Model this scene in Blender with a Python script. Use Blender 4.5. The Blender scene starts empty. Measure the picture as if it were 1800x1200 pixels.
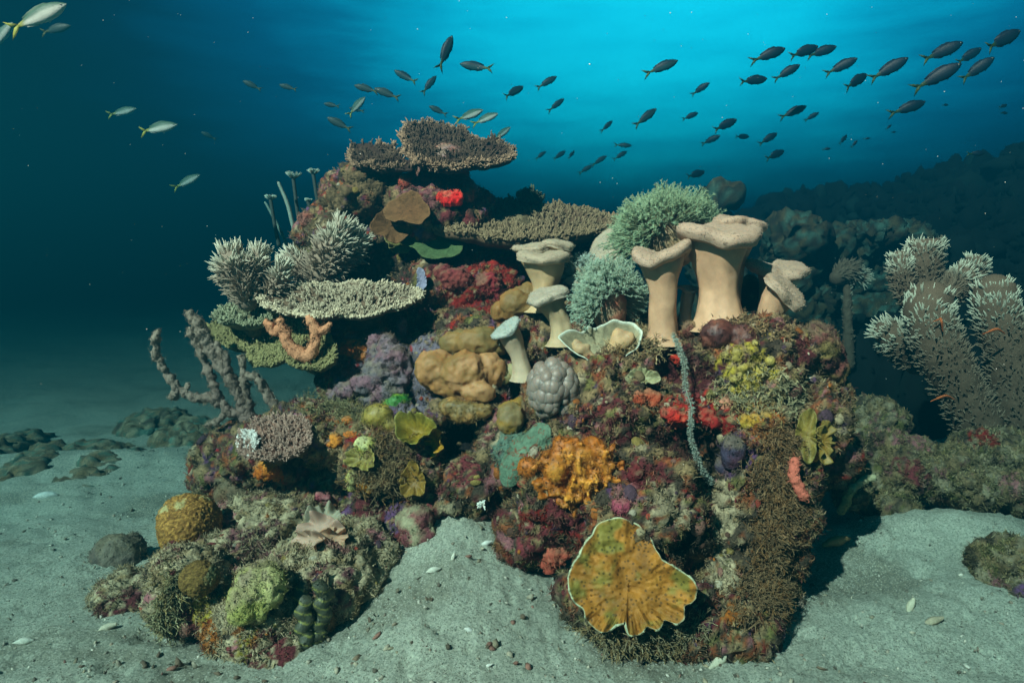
import bpy, math, random
import numpy as np
from mathutils import Vector
from mathutils.bvhtree import BVHTree

# ------------------------------------------------------------------ camera, water light, key light, exposure
SC = bpy.context.scene
COL = SC.collection
CAM_Z, PITCH, FPX = 0.85, math.radians(6.2), 1200.0          # 24 mm lens: focal length in px of an 1800 px wide frame
cam_data = bpy.data.cameras.new('camera')
cam_data.lens, cam_data.sensor_width, cam_data.clip_start, cam_data.clip_end = 24.0, 36.0, 0.02, 500.0
cam = bpy.data.objects.new('camera', cam_data)
cam.location = (0, 0, CAM_Z)
cam.rotation_euler = (math.pi / 2 - PITCH, 0, 0)
COL.objects.link(cam)
SC.camera = cam
CAM = np.array([0, 0, CAM_Z])

# the key light comes over the photographer's left shoulder
SUN_AZ, SUN_EL = math.radians(216), math.radians(39)          # azimuth the light comes from, clockwise from +Y
sun_from = np.array([math.sin(SUN_AZ) * math.cos(SUN_EL), math.cos(SUN_AZ) * math.cos(SUN_EL), math.sin(SUN_EL)])
sun_data = bpy.data.lights.new('sun', 'SUN')
sun_data.energy, sun_data.angle, sun_data.color = 5.0, math.radians(0.6), (1.0, 0.60, 0.455)
sun = bpy.data.objects.new('sun', sun_data)
sun.rotation_euler = Vector(-sun_from).to_track_quat('-Z', 'Y').to_euler()
sun.location = (-3, -3, 6)
COL.objects.link(sun)

world = bpy.data.worlds.new('World')
SC.world = world
world.use_nodes = True
wn, wl = world.node_tree.nodes, world.node_tree.links
wn.clear()
def wnode(t, **kw):
    n = wn.new(t)
    for k, v in kw.items(): setattr(n, k, v)
    return n
wout, wbg = wnode('ShaderNodeOutputWorld'), wnode('ShaderNodeBackground')
wbg.inputs['Strength'].default_value = 0.10
sky = wnode('ShaderNodeTexSky', sky_type='NISHITA', sun_disc=False)
sky.sun_elevation, sky.sun_rotation = SUN_EL, SUN_AZ
wtc = wnode('ShaderNodeTexCoord')
def dot_with(v):
    n = wnode('ShaderNodeVectorMath', operation='DOT_PRODUCT')
    wl.new(wtc.outputs['Generated'], n.inputs[0]); n.inputs[1].default_value = v
    return n.outputs['Value']
def wmath(op, a, b):
    n = wnode('ShaderNodeMath', operation=op)
    for i, x in enumerate((a, b)):
        if isinstance(x, (int, float)): n.inputs[i].default_value = x
        else: wl.new(x, n.inputs[i])
    return n.outputs[0]
# light coming down through the surface, brightest ahead and to the right, dying away to the left and below
bright = Vector((0.16, 0.89, 0.43)).normalized()
d1 = wmath('MULTIPLY', wmath('ADD', dot_with(bright), 1.0), 0.5)
# the rippled underside of the surface: long faint streaks
wmap = wnode('ShaderNodeMapping'); wl.new(wtc.outputs['Generated'], wmap.inputs[0]); wmap.inputs['Scale'].default_value = (5, 5, 26)
wnz = wnode('ShaderNodeTexNoise'); wl.new(wmap.outputs[0], wnz.inputs['Vector'])
wnz.inputs['Scale'].default_value = 1.6; wnz.inputs['Detail'].default_value = 4
rip = wmath('MULTIPLY', wmath('SUBTRACT', wnz.outputs[0], 0.5), 0.028)
d2 = wmath('ADD', d1, rip)
ramp = wnode('ShaderNodeValToRGB')
el = ramp.color_ramp.elements
el[0].position, el[0].color = 0.0, (0.0006, 0.004, 0.010, 1)
el[1].position, el[1].color = 1.0, (0.006, 0.61, 0.80, 1)
for p, c in ((0.60, (0.0003, 0.001, 0.003, 1)), (0.80, (0.0003, 0.0025, 0.007, 1)), (0.868, (0.0004, 0.006, 0.018, 1)), (0.897, (0.0006, 0.014, 0.040, 1)), (0.94, (0.0008, 0.070, 0.155, 1)), (0.958, (0.001, 0.145, 0.27, 1)), (0.976, (0.002, 0.36, 0.54, 1)), (0.99, (0.004, 0.53, 0.72, 1))):
    e = el.new(p); e.color = c
wl.new(d2, ramp.inputs[0])
# straight up it dims again: unseen overhead light held down to limit fill and veil
up = wnode('ShaderNodeMapRange'); wl.new(dot_with(Vector((0, 0, 1))), up.inputs[0])
up.inputs[1].default_value, up.inputs[2].default_value, up.inputs[3].default_value, up.inputs[4].default_value = 0.38, 0.75, 1.0, 0.22
wmul = wnode('ShaderNodeMix', data_type='RGBA', blend_type='MULTIPLY')
wmul.inputs[0].default_value = 1.0
wl.new(sky.outputs[0], wmul.inputs[6]); wl.new(ramp.outputs[0], wmul.inputs[7])
wgain = wnode('ShaderNodeVectorMath', operation='MULTIPLY')
wl.new(wmul.outputs[2], wgain.inputs[0]); wgain.inputs[1].default_value = (4.0, 1.66, 0.98)   # daylight less what metres of sea take out of it
wdim = wnode('ShaderNodeVectorMath', operation='SCALE'); wl.new(wgain.outputs[0], wdim.inputs[0]); wl.new(up.outputs[0], wdim.inputs['Scale'])
wl.new(wdim.outputs[0], wbg.inputs[0]); wl.new(wbg.outputs[0], wout.inputs[0])

SC.render.engine = 'CYCLES'
SC.view_settings.view_transform, SC.view_settings.look = 'Standard', 'None'
SC.view_settings.exposure, SC.view_settings.gamma = 2.85, 1.0
SC.view_settings.use_curve_mapping = False
SC.cycles.use_denoising = True
SC.cycles.max_bounces, SC.cycles.diffuse_bounces, SC.cycles.glossy_bounces = 6, 3, 2
SC.cycles.transmission_bounces, SC.cycles.volume_bounces, SC.cycles.transparent_max_bounces = 2, 0, 6
SC.cycles.caustics_reflective = SC.cycles.caustics_refractive = False

# the water's own veil: one even volume round everything
HAZE_TOP = 2.2
def build_haze():
    x0, x1, y0, y1, z0, z1 = -17, 17, -5.0, 25.0, -2.0, HAZE_TOP
    me = bpy.data.meshes.new('haze')
    v = [(x, y, z) for x in (x0, x1) for y in (y0, y1) for z in (z0, z1)]
    me.from_pydata(v, [], [(0, 1, 3, 2), (4, 6, 7, 5), (0, 4, 5, 1), (2, 3, 7, 6), (0, 2, 6, 4), (1, 5, 7, 3)])
    o = bpy.data.objects.new('haze', me); COL.objects.link(o); o['kind'] = 'stuff'
    m = bpy.data.materials.new('sea_water'); m.use_nodes = True
    nt = m.node_tree; nt.nodes.clear()
    out, pv = nt.nodes.new('ShaderNodeOutputMaterial'), nt.nodes.new('ShaderNodeVolumePrincipled')
    pv.inputs['Color'].default_value = (0.002, 0.080, 0.118, 1)
    pv.inputs['Absorption Color'].default_value = (0.0, 0.15, 0.22, 1)
    pv.inputs['Density'].default_value = 0.50
    pv.inputs['Anisotropy'].default_value = 0.6
    nt.links.new(pv.outputs[0], out.inputs['Volume'])
    me.materials.append(m)
build_haze()
# ------------------------------------------------------------------ helpers
rng = np.random.default_rng(7)
def at(px, py, d):
    """The point d metres ahead of the camera that is seen at (px, py) of the 1800 x 1200 photograph."""
    a, b = (px - 900) / FPX, -(py - 600) / FPX
    c, s = math.cos(PITCH), math.sin(PITCH)
    r = np.array([a, c + b * s, -s + b * c])
    return CAM + r * (d / r[1])
def S(px, d): return px * d / FPX
def on_plane(px, py, P0, N):
    r = at(px, py, 1.0) - CAM
    return CAM + r * (np.dot(P0 - CAM, N) / np.dot(r, N))
def unit(v):
    v = np.asarray(v, float)
    return v / (np.linalg.norm(v, axis=-1, keepdims=True) + 1e-12)
def smooth(a, b, x):
    t = np.clip((x - a) / (b - a), 0, 1)
    return t * t * (3 - 2 * t)

def _hash(i, j, k, s):
    with np.errstate(over='ignore'):
        h = (i.astype(np.uint32) * np.uint32(374761393)) ^ (j.astype(np.uint32) * np.uint32(668265263)) ^ (k.astype(np.uint32) * np.uint32(2246822519)) ^ np.uint32((s * 3266489917 + 12345) & 0xffffffff)
        h = (h ^ (h >> np.uint32(15))) * np.uint32(2246822519)
        h = (h ^ (h >> np.uint32(13))) * np.uint32(3266489917)
        h = h ^ (h >> np.uint32(16))
    return h
def _rnd(i, j, k, s): return _hash(i, j, k, s).astype(np.float64) / 4294967295.0
def vnoise(P, s=0):
    I = np.floor(P).astype(np.int64); f = P - I; f = f * f * f * (f * (f * 6 - 15) + 10)
    out = 0
    for a in (0, 1):
        for b in (0, 1):
            for c in (0, 1):
                w = (f[:, 0] if a else 1 - f[:, 0]) * (f[:, 1] if b else 1 - f[:, 1]) * (f[:, 2] if c else 1 - f[:, 2])
                out = out + w * _rnd(I[:, 0] + a, I[:, 1] + b, I[:, 2] + c, s)
    return out * 2 - 1
def fbm(P, octaves=4, s=0, gain=0.5):
    r, a, t = 0, 1.0, 0
    for o in range(octaves):
        r = r + a * vnoise(P * 2 ** o + o * 17.3, s + o); t += a; a *= gain
    return r / t
def voronoi(P, s=0):
    """F1, F2 and a random number of the nearest cell."""
    I = np.floor(P).astype(np.int64)
    n = len(P); f1 = np.full(n, 9.0); f2 = np.full(n, 9.0); cid = np.zeros(n)
    for a in (-1, 0, 1):
        for b in (-1, 0, 1):
            for c in (-1, 0, 1):
                i, j, k = I[:, 0] + a, I[:, 1] + b, I[:, 2] + c
                q = np.stack([i + _rnd(i, j, k, s), j + _rnd(i, j, k, s + 1), k + _rnd(i, j, k, s + 2)], 1)
                d = np.linalg.norm(q - P, axis=1)
                near = d < f1
                f2 = np.where(near, f1, np.minimum(f2, d)); cid = np.where(near, _rnd(i, j, k, s + 3), cid); f1 = np.where(near, d, f1)
    return f1, f2, cid

def wloc(o):
    p = np.zeros(3)
    while o is not None: p = p + np.array(o.location); o = o.parent
    return p
def make_mesh(name, V, F, C=None, mat=None, parent=None, shade=True):
    """Link ONE mesh object; F is a list of (n, 3) or (n, 4) index arrays, C per-vertex linear colours."""
    V = np.asarray(V, np.float64)
    origin = wloc(parent) if parent is not None else np.array([V[:, 0].mean(), V[:, 1].mean(), V[:, 2].min()])
    me = bpy.data.meshes.new(name)
    F = [np.asarray(f, np.int64) for f in (F if isinstance(F, list) else [F]) if len(f)]
    loops = np.concatenate([f.ravel() for f in F]); tot = np.concatenate([np.full(len(f), f.shape[1]) for f in F])
    me.vertices.add(len(V)); me.vertices.foreach_set('co', (V - origin).astype(np.float32).ravel())
    me.loops.add(len(loops)); me.loops.foreach_set('vertex_index', loops.astype(np.int32))
    me.polygons.add(len(tot))
    me.polygons.foreach_set('loop_start', np.concatenate([[0], np.cumsum(tot)[:-1]]).astype(np.int32))
    me.polygons.foreach_set('loop_total', tot.astype(np.int32))
    me.update(calc_edges=True)
    me.validate()
    if shade: me.polygons.foreach_set('use_smooth', np.ones(len(me.polygons), bool))
    if C is not None:
        at_ = me.color_attributes.new('Col', 'FLOAT_COLOR', 'POINT')
        at_.data.foreach_set('color', np.c_[np.clip(C, 0, 1), np.ones(len(V))].astype(np.float32).ravel())
    if mat: me.materials.append(mat)
    o = bpy.data.objects.new(name, me); COL.objects.link(o)
    if parent is not None: o.parent = parent
    else: o.location = origin
    return o
def thing(name, loc, label, cat, group=None):
    o = bpy.data.objects.new(name, None); COL.objects.link(o)
    o.location = loc; o.empty_display_size = 0.05
    return tag(o, label, cat, group)
def tag(o, label, cat, group=None):
    o['label'], o['category'] = label, cat
    if group: o['group'] = group
    return o

LUMPS = []      # sponge skins that the short turf later creeps over
class Geo:
    """Collects shapes for one mesh."""
    def __init__(s): s.V, s.F, s.C, s.n = [], [], [], 0
    def add(s, V, F, C):
        V = np.asarray(V, float); C = np.asarray(C, float)
        if C.ndim == 1: C = np.broadcast_to(C, (len(V), 3))
        for f in (F if isinstance(F, list) else [F]):
            if len(f): s.F.append(np.asarray(f) + s.n)
        s.V.append(V); s.C.append(C); s.n += len(V); return s
    def make(s, name, mat, parent=None, shade=True):
        if mat is not None and mat.name == 'sponge' and s.n < 60000: LUMPS.append((np.concatenate(s.V), np.vstack([f for f in s.F if f.shape[1] == 4] or [np.zeros((0, 4), int)]), np.concatenate(s.C)))
        return make_mesh(name, np.concatenate(s.V), s.F, np.concatenate(s.C), mat, parent, shade)

# ---- materials: base colour from the mesh's own colour attribute, mottled by noise, with fine relief
MATS = {}
def mat(name, rough=0.8, mottle=0.35, mscale=60, bump=0.4, bscale=220, cell=0, cellbump=0.0, sss=0.0, sssr=(0.02, 0.008, 0.004), spec=0.25, speck=0, coat=0, dist=0.004):
    if name in MATS: return MATS[name]
    m = bpy.data.materials.new(name); m.use_nodes = True
    nt = m.node_tree; N = nt.nodes; L = nt.links
    b = N['Principled BSDF']
    tc = N.new('ShaderNodeTexCoord')
    a = N.new('ShaderNodeAttribute'); a.attribute_name = 'Col'
    nz = N.new('ShaderNodeTexNoise'); nz.inputs['Scale'].default_value = mscale; nz.inputs['Detail'].default_value = 5; nz.inputs['Roughness'].default_value = 0.65
    L.new(tc.outputs['Object'], nz.inputs['Vector'])
    mr = N.new('ShaderNodeMapRange'); mr.inputs[1].default_value, mr.inputs[2].default_value = 0.3, 0.7
    mr.inputs[3].default_value, mr.inputs[4].default_value = 1 - mottle, 1 + mottle
    L.new(nz.outputs[0], mr.inputs[0])
    mu = N.new('ShaderNodeVectorMath'); mu.operation = 'SCALE'
    L.new(a.outputs['Color'], mu.inputs[0]); L.new(mr.outputs[0], mu.inputs['Scale'])
    colour = mu.outputs[0]
    if speck:      # small dark pores or polyps
        vo = N.new('ShaderNodeTexVoronoi'); vo.inputs['Scale'].default_value = speck; L.new(tc.outputs['Object'], vo.inputs['Vector'])
        m2 = N.new('ShaderNodeMapRange'); m2.inputs[1].default_value, m2.inputs[2].default_value = 0.22, 0.34
        m2.inputs[3].default_value, m2.inputs[4].default_value = 0.45, 1.0
        L.new(vo.outputs['Distance'], m2.inputs[0])
        m3 = N.new('ShaderNodeVectorMath'); m3.operation = 'SCALE'; L.new(colour, m3.inputs[0]); L.new(m2.outputs[0], m3.inputs['Scale']); colour = m3.outputs[0]
    L.new(colour, b.inputs['Base Color'])
    b.inputs['Roughness'].default_value = rough
    b.inputs['Specular IOR Level'].default_value = spec
    if coat: b.inputs['Coat Weight'].default_value = coat; b.inputs['Coat Roughness'].default_value = 0.3
    if sss:
        b.inputs['Subsurface Weight'].default_value = sss; b.inputs['Subsurface Radius'].default_value = sssr; b.inputs['Subsurface Scale'].default_value = 0.5
    n2 = N.new('ShaderNodeTexNoise'); n2.inputs['Scale'].default_value = bscale; n2.inputs['Detail'].default_value = 6; n2.inputs['Roughness'].default_value = 0.7
    L.new(tc.outputs['Object'], n2.inputs['Vector'])
    bp = N.new('ShaderNodeBump'); bp.inputs['Strength'].default_value = bump; bp.inputs['Distance'].default_value = dist
    L.new(n2.outputs[0], bp.inputs['Height'])
    last = bp
    if cell:
        vo = N.new('ShaderNodeTexVoronoi'); vo.inputs['Scale'].default_value = cell; L.new(tc.outputs['Object'], vo.inputs['Vector'])
        b2 = N.new('ShaderNodeBump'); b2.inputs['Strength'].default_value = cellbump; b2.inputs['Distance'].default_value = dist; b2.invert = True
        L.new(vo.outputs['Distance'], b2.inputs['Height']); L.new(bp.outputs[0], b2.inputs['Normal']); last = b2
    L.new(last.outputs[0], b.inputs['Normal'])
    MATS[name] = m
    return m

# ---- shapes
_ICO = {}
def ico(sub):
    if sub not in _ICO:
        import bmesh
        bm = bmesh.new(); bmesh.ops.create_icosphere(bm, subdivisions=sub, radius=1.0)
        bm.verts.index_update()
        _ICO[sub] = (np.array([v.co[:] for v in bm.verts]), np.array([[v.index for v in f.verts] for f in bm.faces])); bm.free()
    return _ICO[sub]
def strip_faces(nu, nv, wrap=True, off=0):
    """Quads of a grid of nv rows of nu points."""
    r, c = np.meshgrid(np.arange(nv - 1), np.arange(nu if wrap else nu - 1), indexing='ij')
    c2 = (c + 1) % nu
    return np.stack([r * nu + c, r * nu + c2, (r + 1) * nu + c2, (r + 1) * nu + c], -1).reshape(-1, 4) + off
def frame(d):
    d = unit(d)
    ref = np.where(np.abs(d[:, 2:3]) > 0.9, np.array([[1.0, 0, 0]]), np.array([[0, 0, 1.0]]))
    u = unit(np.cross(d, ref)); return d, u, np.cross(d, u)
def cones(g, base, dirs, length, r0, r1, c0, c1, bend=0.0, segs=2, sides=5, power=1.0, bulge=0.0, flat=1.0, bendv=None):
    """A batch of tapering, slightly bent fingers added to Geo g."""
    n = len(base)
    if n == 0: return g
    length, r0, r1 = (np.broadcast_to(np.asarray(x, float), (n,)) for x in (length, r0, r1))
    d, u, v = frame(np.asarray(dirs, float))
    bv = unit(rng.normal(size=(n, 3))) if bendv is None else np.broadcast_to(bendv, (n, 3))
    t = np.linspace(0, 1, segs + 1)
    cen = base[:, None] + d[:, None] * (length[:, None] * t)[..., None] + bv[:, None] * (length[:, None] * bend * t ** 2)[..., None]
    rad = r0[:, None] * (1 - t) + r1[:, None] * t + bulge * r0[:, None] * np.sin(np.pi * t)
    ang = np.arange(sides) * 2 * np.pi / sides
    ring = u[:, None, None] * np.cos(ang)[:, None] + v[:, None, None] * (flat * np.sin(ang))[:, None]
    V = cen[:, :, None] + ring * rad[:, :, None, None]
    V = V.reshape(n, -1, 3)
    tip = cen[:, -1] + d * r1[:, None] * 0.9
    V = np.concatenate([V, tip[:, None]], 1); m = V.shape[1]
    f = strip_faces(sides, segs + 1)
    k = np.arange(sides); cap = np.stack([segs * sides + k, segs * sides + (k + 1) % sides, np.full(sides, m - 1)], 1)
    off = (np.arange(n) * m)[:, None, None]
    c0, c1 = (np.broadcast_to(np.asarray(c, float), (n, 3)) for c in (c0, c1))
    w = np.concatenate([np.repeat(t ** power, sides), [1.0]])[None, :, None]
    g.add(V.reshape(-1, 3), [(f[None] + off).reshape(-1, 4), (cap[None] + off).reshape(-1, 3)], (c0[:, None] * (1 - w) + c1[:, None] * w).reshape(-1, 3))
    return g
def resample(pts, step):
    pts = np.asarray(pts, float)
    P = np.vstack([2 * pts[0] - pts[1], pts, 2 * pts[-1] - pts[-2]])
    out = []
    for i in range(1, len(P) - 2):
        n = max(2, int(np.linalg.norm(P[i + 1, :3] - P[i, :3]) / step))
        t = np.linspace(0, 1, n, endpoint=False)[:, None]
        out.append(0.5 * (2 * P[i] + (P[i + 1] - P[i - 1]) * t + (2 * P[i - 1] - 5 * P[i] + 4 * P[i + 1] - P[i + 2]) * t ** 2 + (3 * P[i] - P[i - 1] - 3 * P[i + 1] + P[i + 2]) * t ** 3))
    out.append(P[-2][None])
    return np.vstack(out)
def tube(g, pts, radii, c0, c1=None, sides=12, step=0.006, amp=0.0, nscale=60, seed=0, close=True):
    """A round-ended tube along pts with a radius per point, its skin made uneven by noise."""
    X = resample(np.c_[np.asarray(pts, float), np.asarray(radii, float)], step)
    c, r = X[:, :3], np.maximum(X[:, 3], 1e-4)
    T = unit(np.gradient(c, axis=0))
    u = unit(np.cross(T[0], [0.3, 0.2, 0.9])); U = [u]
    for k in range(1, len(T)): u = unit(u - T[k] * np.dot(u, T[k])); U.append(u)
    U = np.array(U); W = np.cross(T, U)
    if close:   # rounded ends
        m = 4; a = np.linspace(0, np.pi / 2, m + 1)[1:]
        s = [(c[0] - T[0] * r[0] * math.sin(x), r[0] * max(math.cos(x), 0.05)) for x in a[::-1]]; e = [(c[-1] + T[-1] * r[-1] * math.sin(x), r[-1] * max(math.cos(x), 0.05)) for x in a]
        c = np.vstack([[p for p, _ in s], c, [p for p, _ in e]]); r = np.r_[[q for _, q in s], r, [q for _, q in e]]
        U = np.vstack([np.repeat(U[:1], m, 0), U, np.repeat(U[-1:], m, 0)]); W = np.vstack([np.repeat(W[:1], m, 0), W, np.repeat(W[-1:], m, 0)])
    ang = np.arange(sides) * 2 * np.pi / sides
    ring = U[:, None] * np.cos(ang)[:, None] + W[:, None] * np.sin(ang)[:, None]
    V = (c[:, None] + ring * r[:, None, None]).reshape(-1, 3)
    if amp: V = V + ring.reshape(-1, 3) * (fbm(V * nscale, 3, seed) * amp)[:, None]
    nv = len(c)
    t = np.repeat(np.linspace(0, 1, nv), sides)[:, None]
    c1 = c0 if c1 is None else c1
    cap0 = np.arange(sides)[::-1][None]; cap1 = np.arange(sides)[None] + (nv - 1) * sides
    tri = lambda q: np.stack([np.full(sides - 2, q[0, 0]), q[0, 1:-1], q[0, 2:]], 1)
    g.add(V, [strip_faces(sides, nv), tri(cap0), tri(cap1)], np.asarray(c0) * (1 - t) + np.asarray(c1) * t)
    return g
def union(blobs, voxel, extra=None, smooth_it=0):
    """One closed skin round overlapping ellipsoids (centre, radii) plus, if given, a Geo."""
    g = Geo(); V0, F0 = ico(3)
    for c, r in blobs: g.add(V0 * np.asarray(r, float) + np.asarray(c, float), F0, (0, 0, 0))
    if extra is not None:
        for V, C in zip(extra.V, extra.C): pass
        g.F += [f + g.n for f in extra.F]; g.V += extra.V; g.C += extra.C; g.n += extra.n
    o = g.make('union', None); o.location = (0, 0, 0)
    org = np.concatenate(g.V); org = np.array([org[:, 0].mean(), org[:, 1].mean(), org[:, 2].min()])
    m = o.modifiers.new('remesh', 'REMESH'); m.mode = 'VOXEL'; m.voxel_size = voxel
    if smooth_it: s = o.modifiers.new('smooth', 'SMOOTH'); s.iterations = smooth_it; s.factor = 0.5
    me = bpy.data.meshes.new_from_object(o.evaluated_get(bpy.context.evaluated_depsgraph_get()))
    V = np.empty(len(me.vertices) * 3, np.float32); me.vertices.foreach_get('co', V); V = V.reshape(-1, 3).astype(float) + org
    quads = np.empty(len(me.loops), np.int32); me.loops.foreach_get('vertex_index', quads)
    lt = np.empty(len(me.polygons), np.int32); me.polygons.foreach_get('loop_total', lt)
    assert (lt == 4).all()
    old = o.data; bpy.data.objects.remove(o); bpy.data.meshes.remove(old); bpy.data.meshes.remove(me)
    return V, quads.reshape(-1, 4).astype(np.int64)
def normals(V, F):
    N = np.zeros_like(V)
    a, b, c = V[F[:, 0]], V[F[:, 1]], V[F[:, 2]]
    n = np.cross(b - a, c - a)
    if F.shape[1] == 4: n = n + np.cross(c - a, V[F[:, 3]] - a)
    for k in range(F.shape[1]):
        for q in range(3): N[:, q] += np.bincount(F[:, k], n[:, q], len(V))
    return unit(N)
def shape_noise(V, F, specs, seed=0):
    """Push the skin in and out: specs are (scale, amplitude, kind)."""
    for k, (sc, am, kind) in enumerate(specs):
        N = normals(V, F)
        if kind == 'fbm': h = fbm(V * sc, 4, seed + k * 11)
        elif kind == 'ridge': h = 1 - 2 * np.abs(fbm(V * sc, 4, seed + k * 11)) ** 0.8
        elif kind == 'cell': h = 0.6 - voronoi(V * sc, seed + k * 11)[0]
        elif kind == 'pit': h = np.minimum(voronoi(V * sc, seed + k * 11)[0] * 2.2, 1) - 1
        V = V + N * (h * am)[:, None]
    return V
def mixcol(V, cols, scale=25, seed=0, sharp=0.25):
    """Soft patches of a few colours."""
    out = np.broadcast_to(np.asarray(cols[0], float), (len(V), 3)).copy()
    for k, c in enumerate(cols[1:]):
        w = smooth(-sharp, sharp, fbm(V * scale, 4, seed + 31 * k + 5) - 0.05)[:, None]
        out = out * (1 - w) + np.asarray(c) * w
    return out
# ------------------------------------------------------------------ the sea bed
MOUNDS = [(-0.16, 2.12, 0.34, 0.42, 0.17), (-0.13, 1.66, 0.25, 0.55, 0.12), (-1.3, 1.9, .5, .5, .05), (1.30, 1.98, 0.34, 0.15, 0.13), (1.75, 2.2, 0.4, 0.35, 0.04), (0.78, 1.95, 0.22, 0.3, 0.05),
          (1.2, 1.62, 0.22, 0.16, 0.05), (-1.0, 1.2, 0.6, 0.3, 0.03), (-1.9, 2.8, 0.8, 0.3, 0.06)]
def ground(x, y):
    P = np.stack([x, y, np.zeros_like(x)], 1)
    z = 0.05 * fbm(P * 0.9, 3, 40) * smooth(0.6, 4, y) + 0.020 * fbm(P * 4.5, 3, 41) + 0.010 * fbm(P * 15, 3, 42)
    for cx, cy, sx, sy, h in MOUNDS: z = z + h * np.exp(-((x - cx) / sx) ** 2 - ((y - cy) / sy) ** 2)
    return z - 0.01
def build_sand():
    nx, ny = 620, 560
    u = np.linspace(-1, 1, nx); v = np.linspace(0, 1, ny)
    xs = 1.9 * u + 14 * u ** 7; ys = -2.0 + 7.2 * v ** 0.9 + 18 * v ** 7
    X, Y = np.meshgrid(xs, ys); x, y = X.ravel(), Y.ravel()
    z = ground(x, y)
    P = np.stack([x, y, z], 1)
    near = smooth(6, 2.5, np.hypot(x, y))
    z = z + near * (0.006 * fbm(P * 60, 3, 43) - 0.011 * smooth(0.15, 0.5, fbm(P * 24, 3, 44)) + 0.005 * smooth(0.2, 0.6, vnoise(P * 100, 45)))
    P[:, 2] = z
    base = np.array([0.475, 0.475, 0.385])
    c = base * (1 + 0.16 * fbm(P * 7, 4, 46))[:, None]
    dk = smooth(0.12, 0.45, fbm(P * np.array([3.2, 5, 3]), 4, 47))[:, None]
    c = c * (1 - 0.55 * dk) + np.array([0.18, 0.15, 0.10]) * 0.55 * dk
    far = (smooth(2.5, 4.6, y + .25 * fbm(P * 1.7, 3, 48) - .12 * (x < -.6)) * .6)[:, None]   # light fading with distance, painted into the sand as a darker colour
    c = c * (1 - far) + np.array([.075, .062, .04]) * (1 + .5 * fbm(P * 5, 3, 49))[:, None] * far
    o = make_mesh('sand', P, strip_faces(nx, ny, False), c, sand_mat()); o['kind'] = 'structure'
    return o
def sand_mat():
    m = mat('coral_sand', rough=0.95, mottle=0.5, mscale=140, bump=0.9, bscale=380, spec=0.1, dist=0.008)
    nt = m.node_tree; N, L = nt.nodes, nt.links; b = N['Principled BSDF']
    src = b.inputs['Base Color'].links[0].from_socket
    tc = next(n for n in N if n.type == 'TEX_COORD')
    # shell grit: scattered pale and dark grains
    for scale, thr, colr in ((150, 0.30, (0.60, 0.58, 0.49, 1)), (135, 0.25, (0.26, 0.235, 0.18, 1)), (60, 0.09, (0.72, 0.68, 0.6, 1)), (80, 0.13, (0.17, 0.15, 0.11, 1))):
        vo = N.new('ShaderNodeTexVoronoi'); vo.inputs['Scale'].default_value = scale; L.new(tc.outputs['Object'], vo.inputs['Vector'])
        lt = N.new('ShaderNodeMath'); lt.operation = 'LESS_THAN'; lt.inputs[1].default_value = thr; L.new(vo.outputs['Distance'], lt.inputs[0])
        mx = N.new('ShaderNodeMix'); mx.data_type = 'RGBA'; L.new(lt.outputs[0], mx.inputs[0]); L.new(src, mx.inputs[6]); mx.inputs[7].default_value = colr
        src = mx.outputs[2]
    L.new(src, b.inputs['Base Color'])
    return m
build_sand()

# ------------------------------------------------------------------ the rocks of the reef
KHAKI, DUST, DBROWN, MAROON, PINK, RED, ORANGE, YELLOW, PURPLE, LAV, OLIVE, TEAL, HOLLOW_SHADE = map(np.array, (
    (.25, .165, .082), (.42, .325, .205), (.06, .042, .028), (.13, .022, .026), (.36, .13, .14), (.50, .025, .018), (.60, .17, .02), (.55, .42, .05),
    (.14, .06, .15), (.30, .24, .31), (.15, .13, .04), (.13, .21, .16), (.012, .01, .012)))
ROCKS = {}
def crust(V, palette, spots, seed, lump=30):
    """Encrusting growth: irregular patches, each one colour, with named spots of a given growth, or of painted hollow shade, where the reef has them."""
    W = V + 0.016 * np.stack([fbm(V * 28, 3, seed + 1), fbm(V * 28, 3, seed + 2), fbm(V * 28, 3, seed + 3)], 1)
    cols = np.array([c for c, _ in palette]); w = np.cumsum([q for _, q in palette]); w = w / w[-1]
    pick = lambda cid: cols[np.minimum(np.searchsorted(w, cid), len(cols) - 1)]
    f1, f2, cid = voronoi(W * lump, seed); a = pick(cid)
    f1b, f2b, cidb = voronoi(W * lump * 2.7, seed + 9); b = pick(cidb)
    sel = smooth(-0.05, 0.12, fbm(V * 14, 3, seed + 4))[:, None]
    c = a * (1 - sel) + b * sel
    c = c * (0.75 + 0.5 * smooth(0, 0.3, f2 - f1))[:, None]
    for P, r, colr, den in spots:
        d = np.linalg.norm(V - P, axis=1) + r * 0.55 * fbm(V * 20, 3, seed + 6)
        k = (d < r) & (np.mod(cidb * 7.31 + cid * 3.7, 1) < den)
        c[k] = np.asarray(colr) * (0.8 + 0.4 * np.mod(cidb[k] * 13.7, 1))[:, None]
    return c * (0.86 + 0.25 * fbm(V * 90, 2, seed + 7))[:, None]
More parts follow.
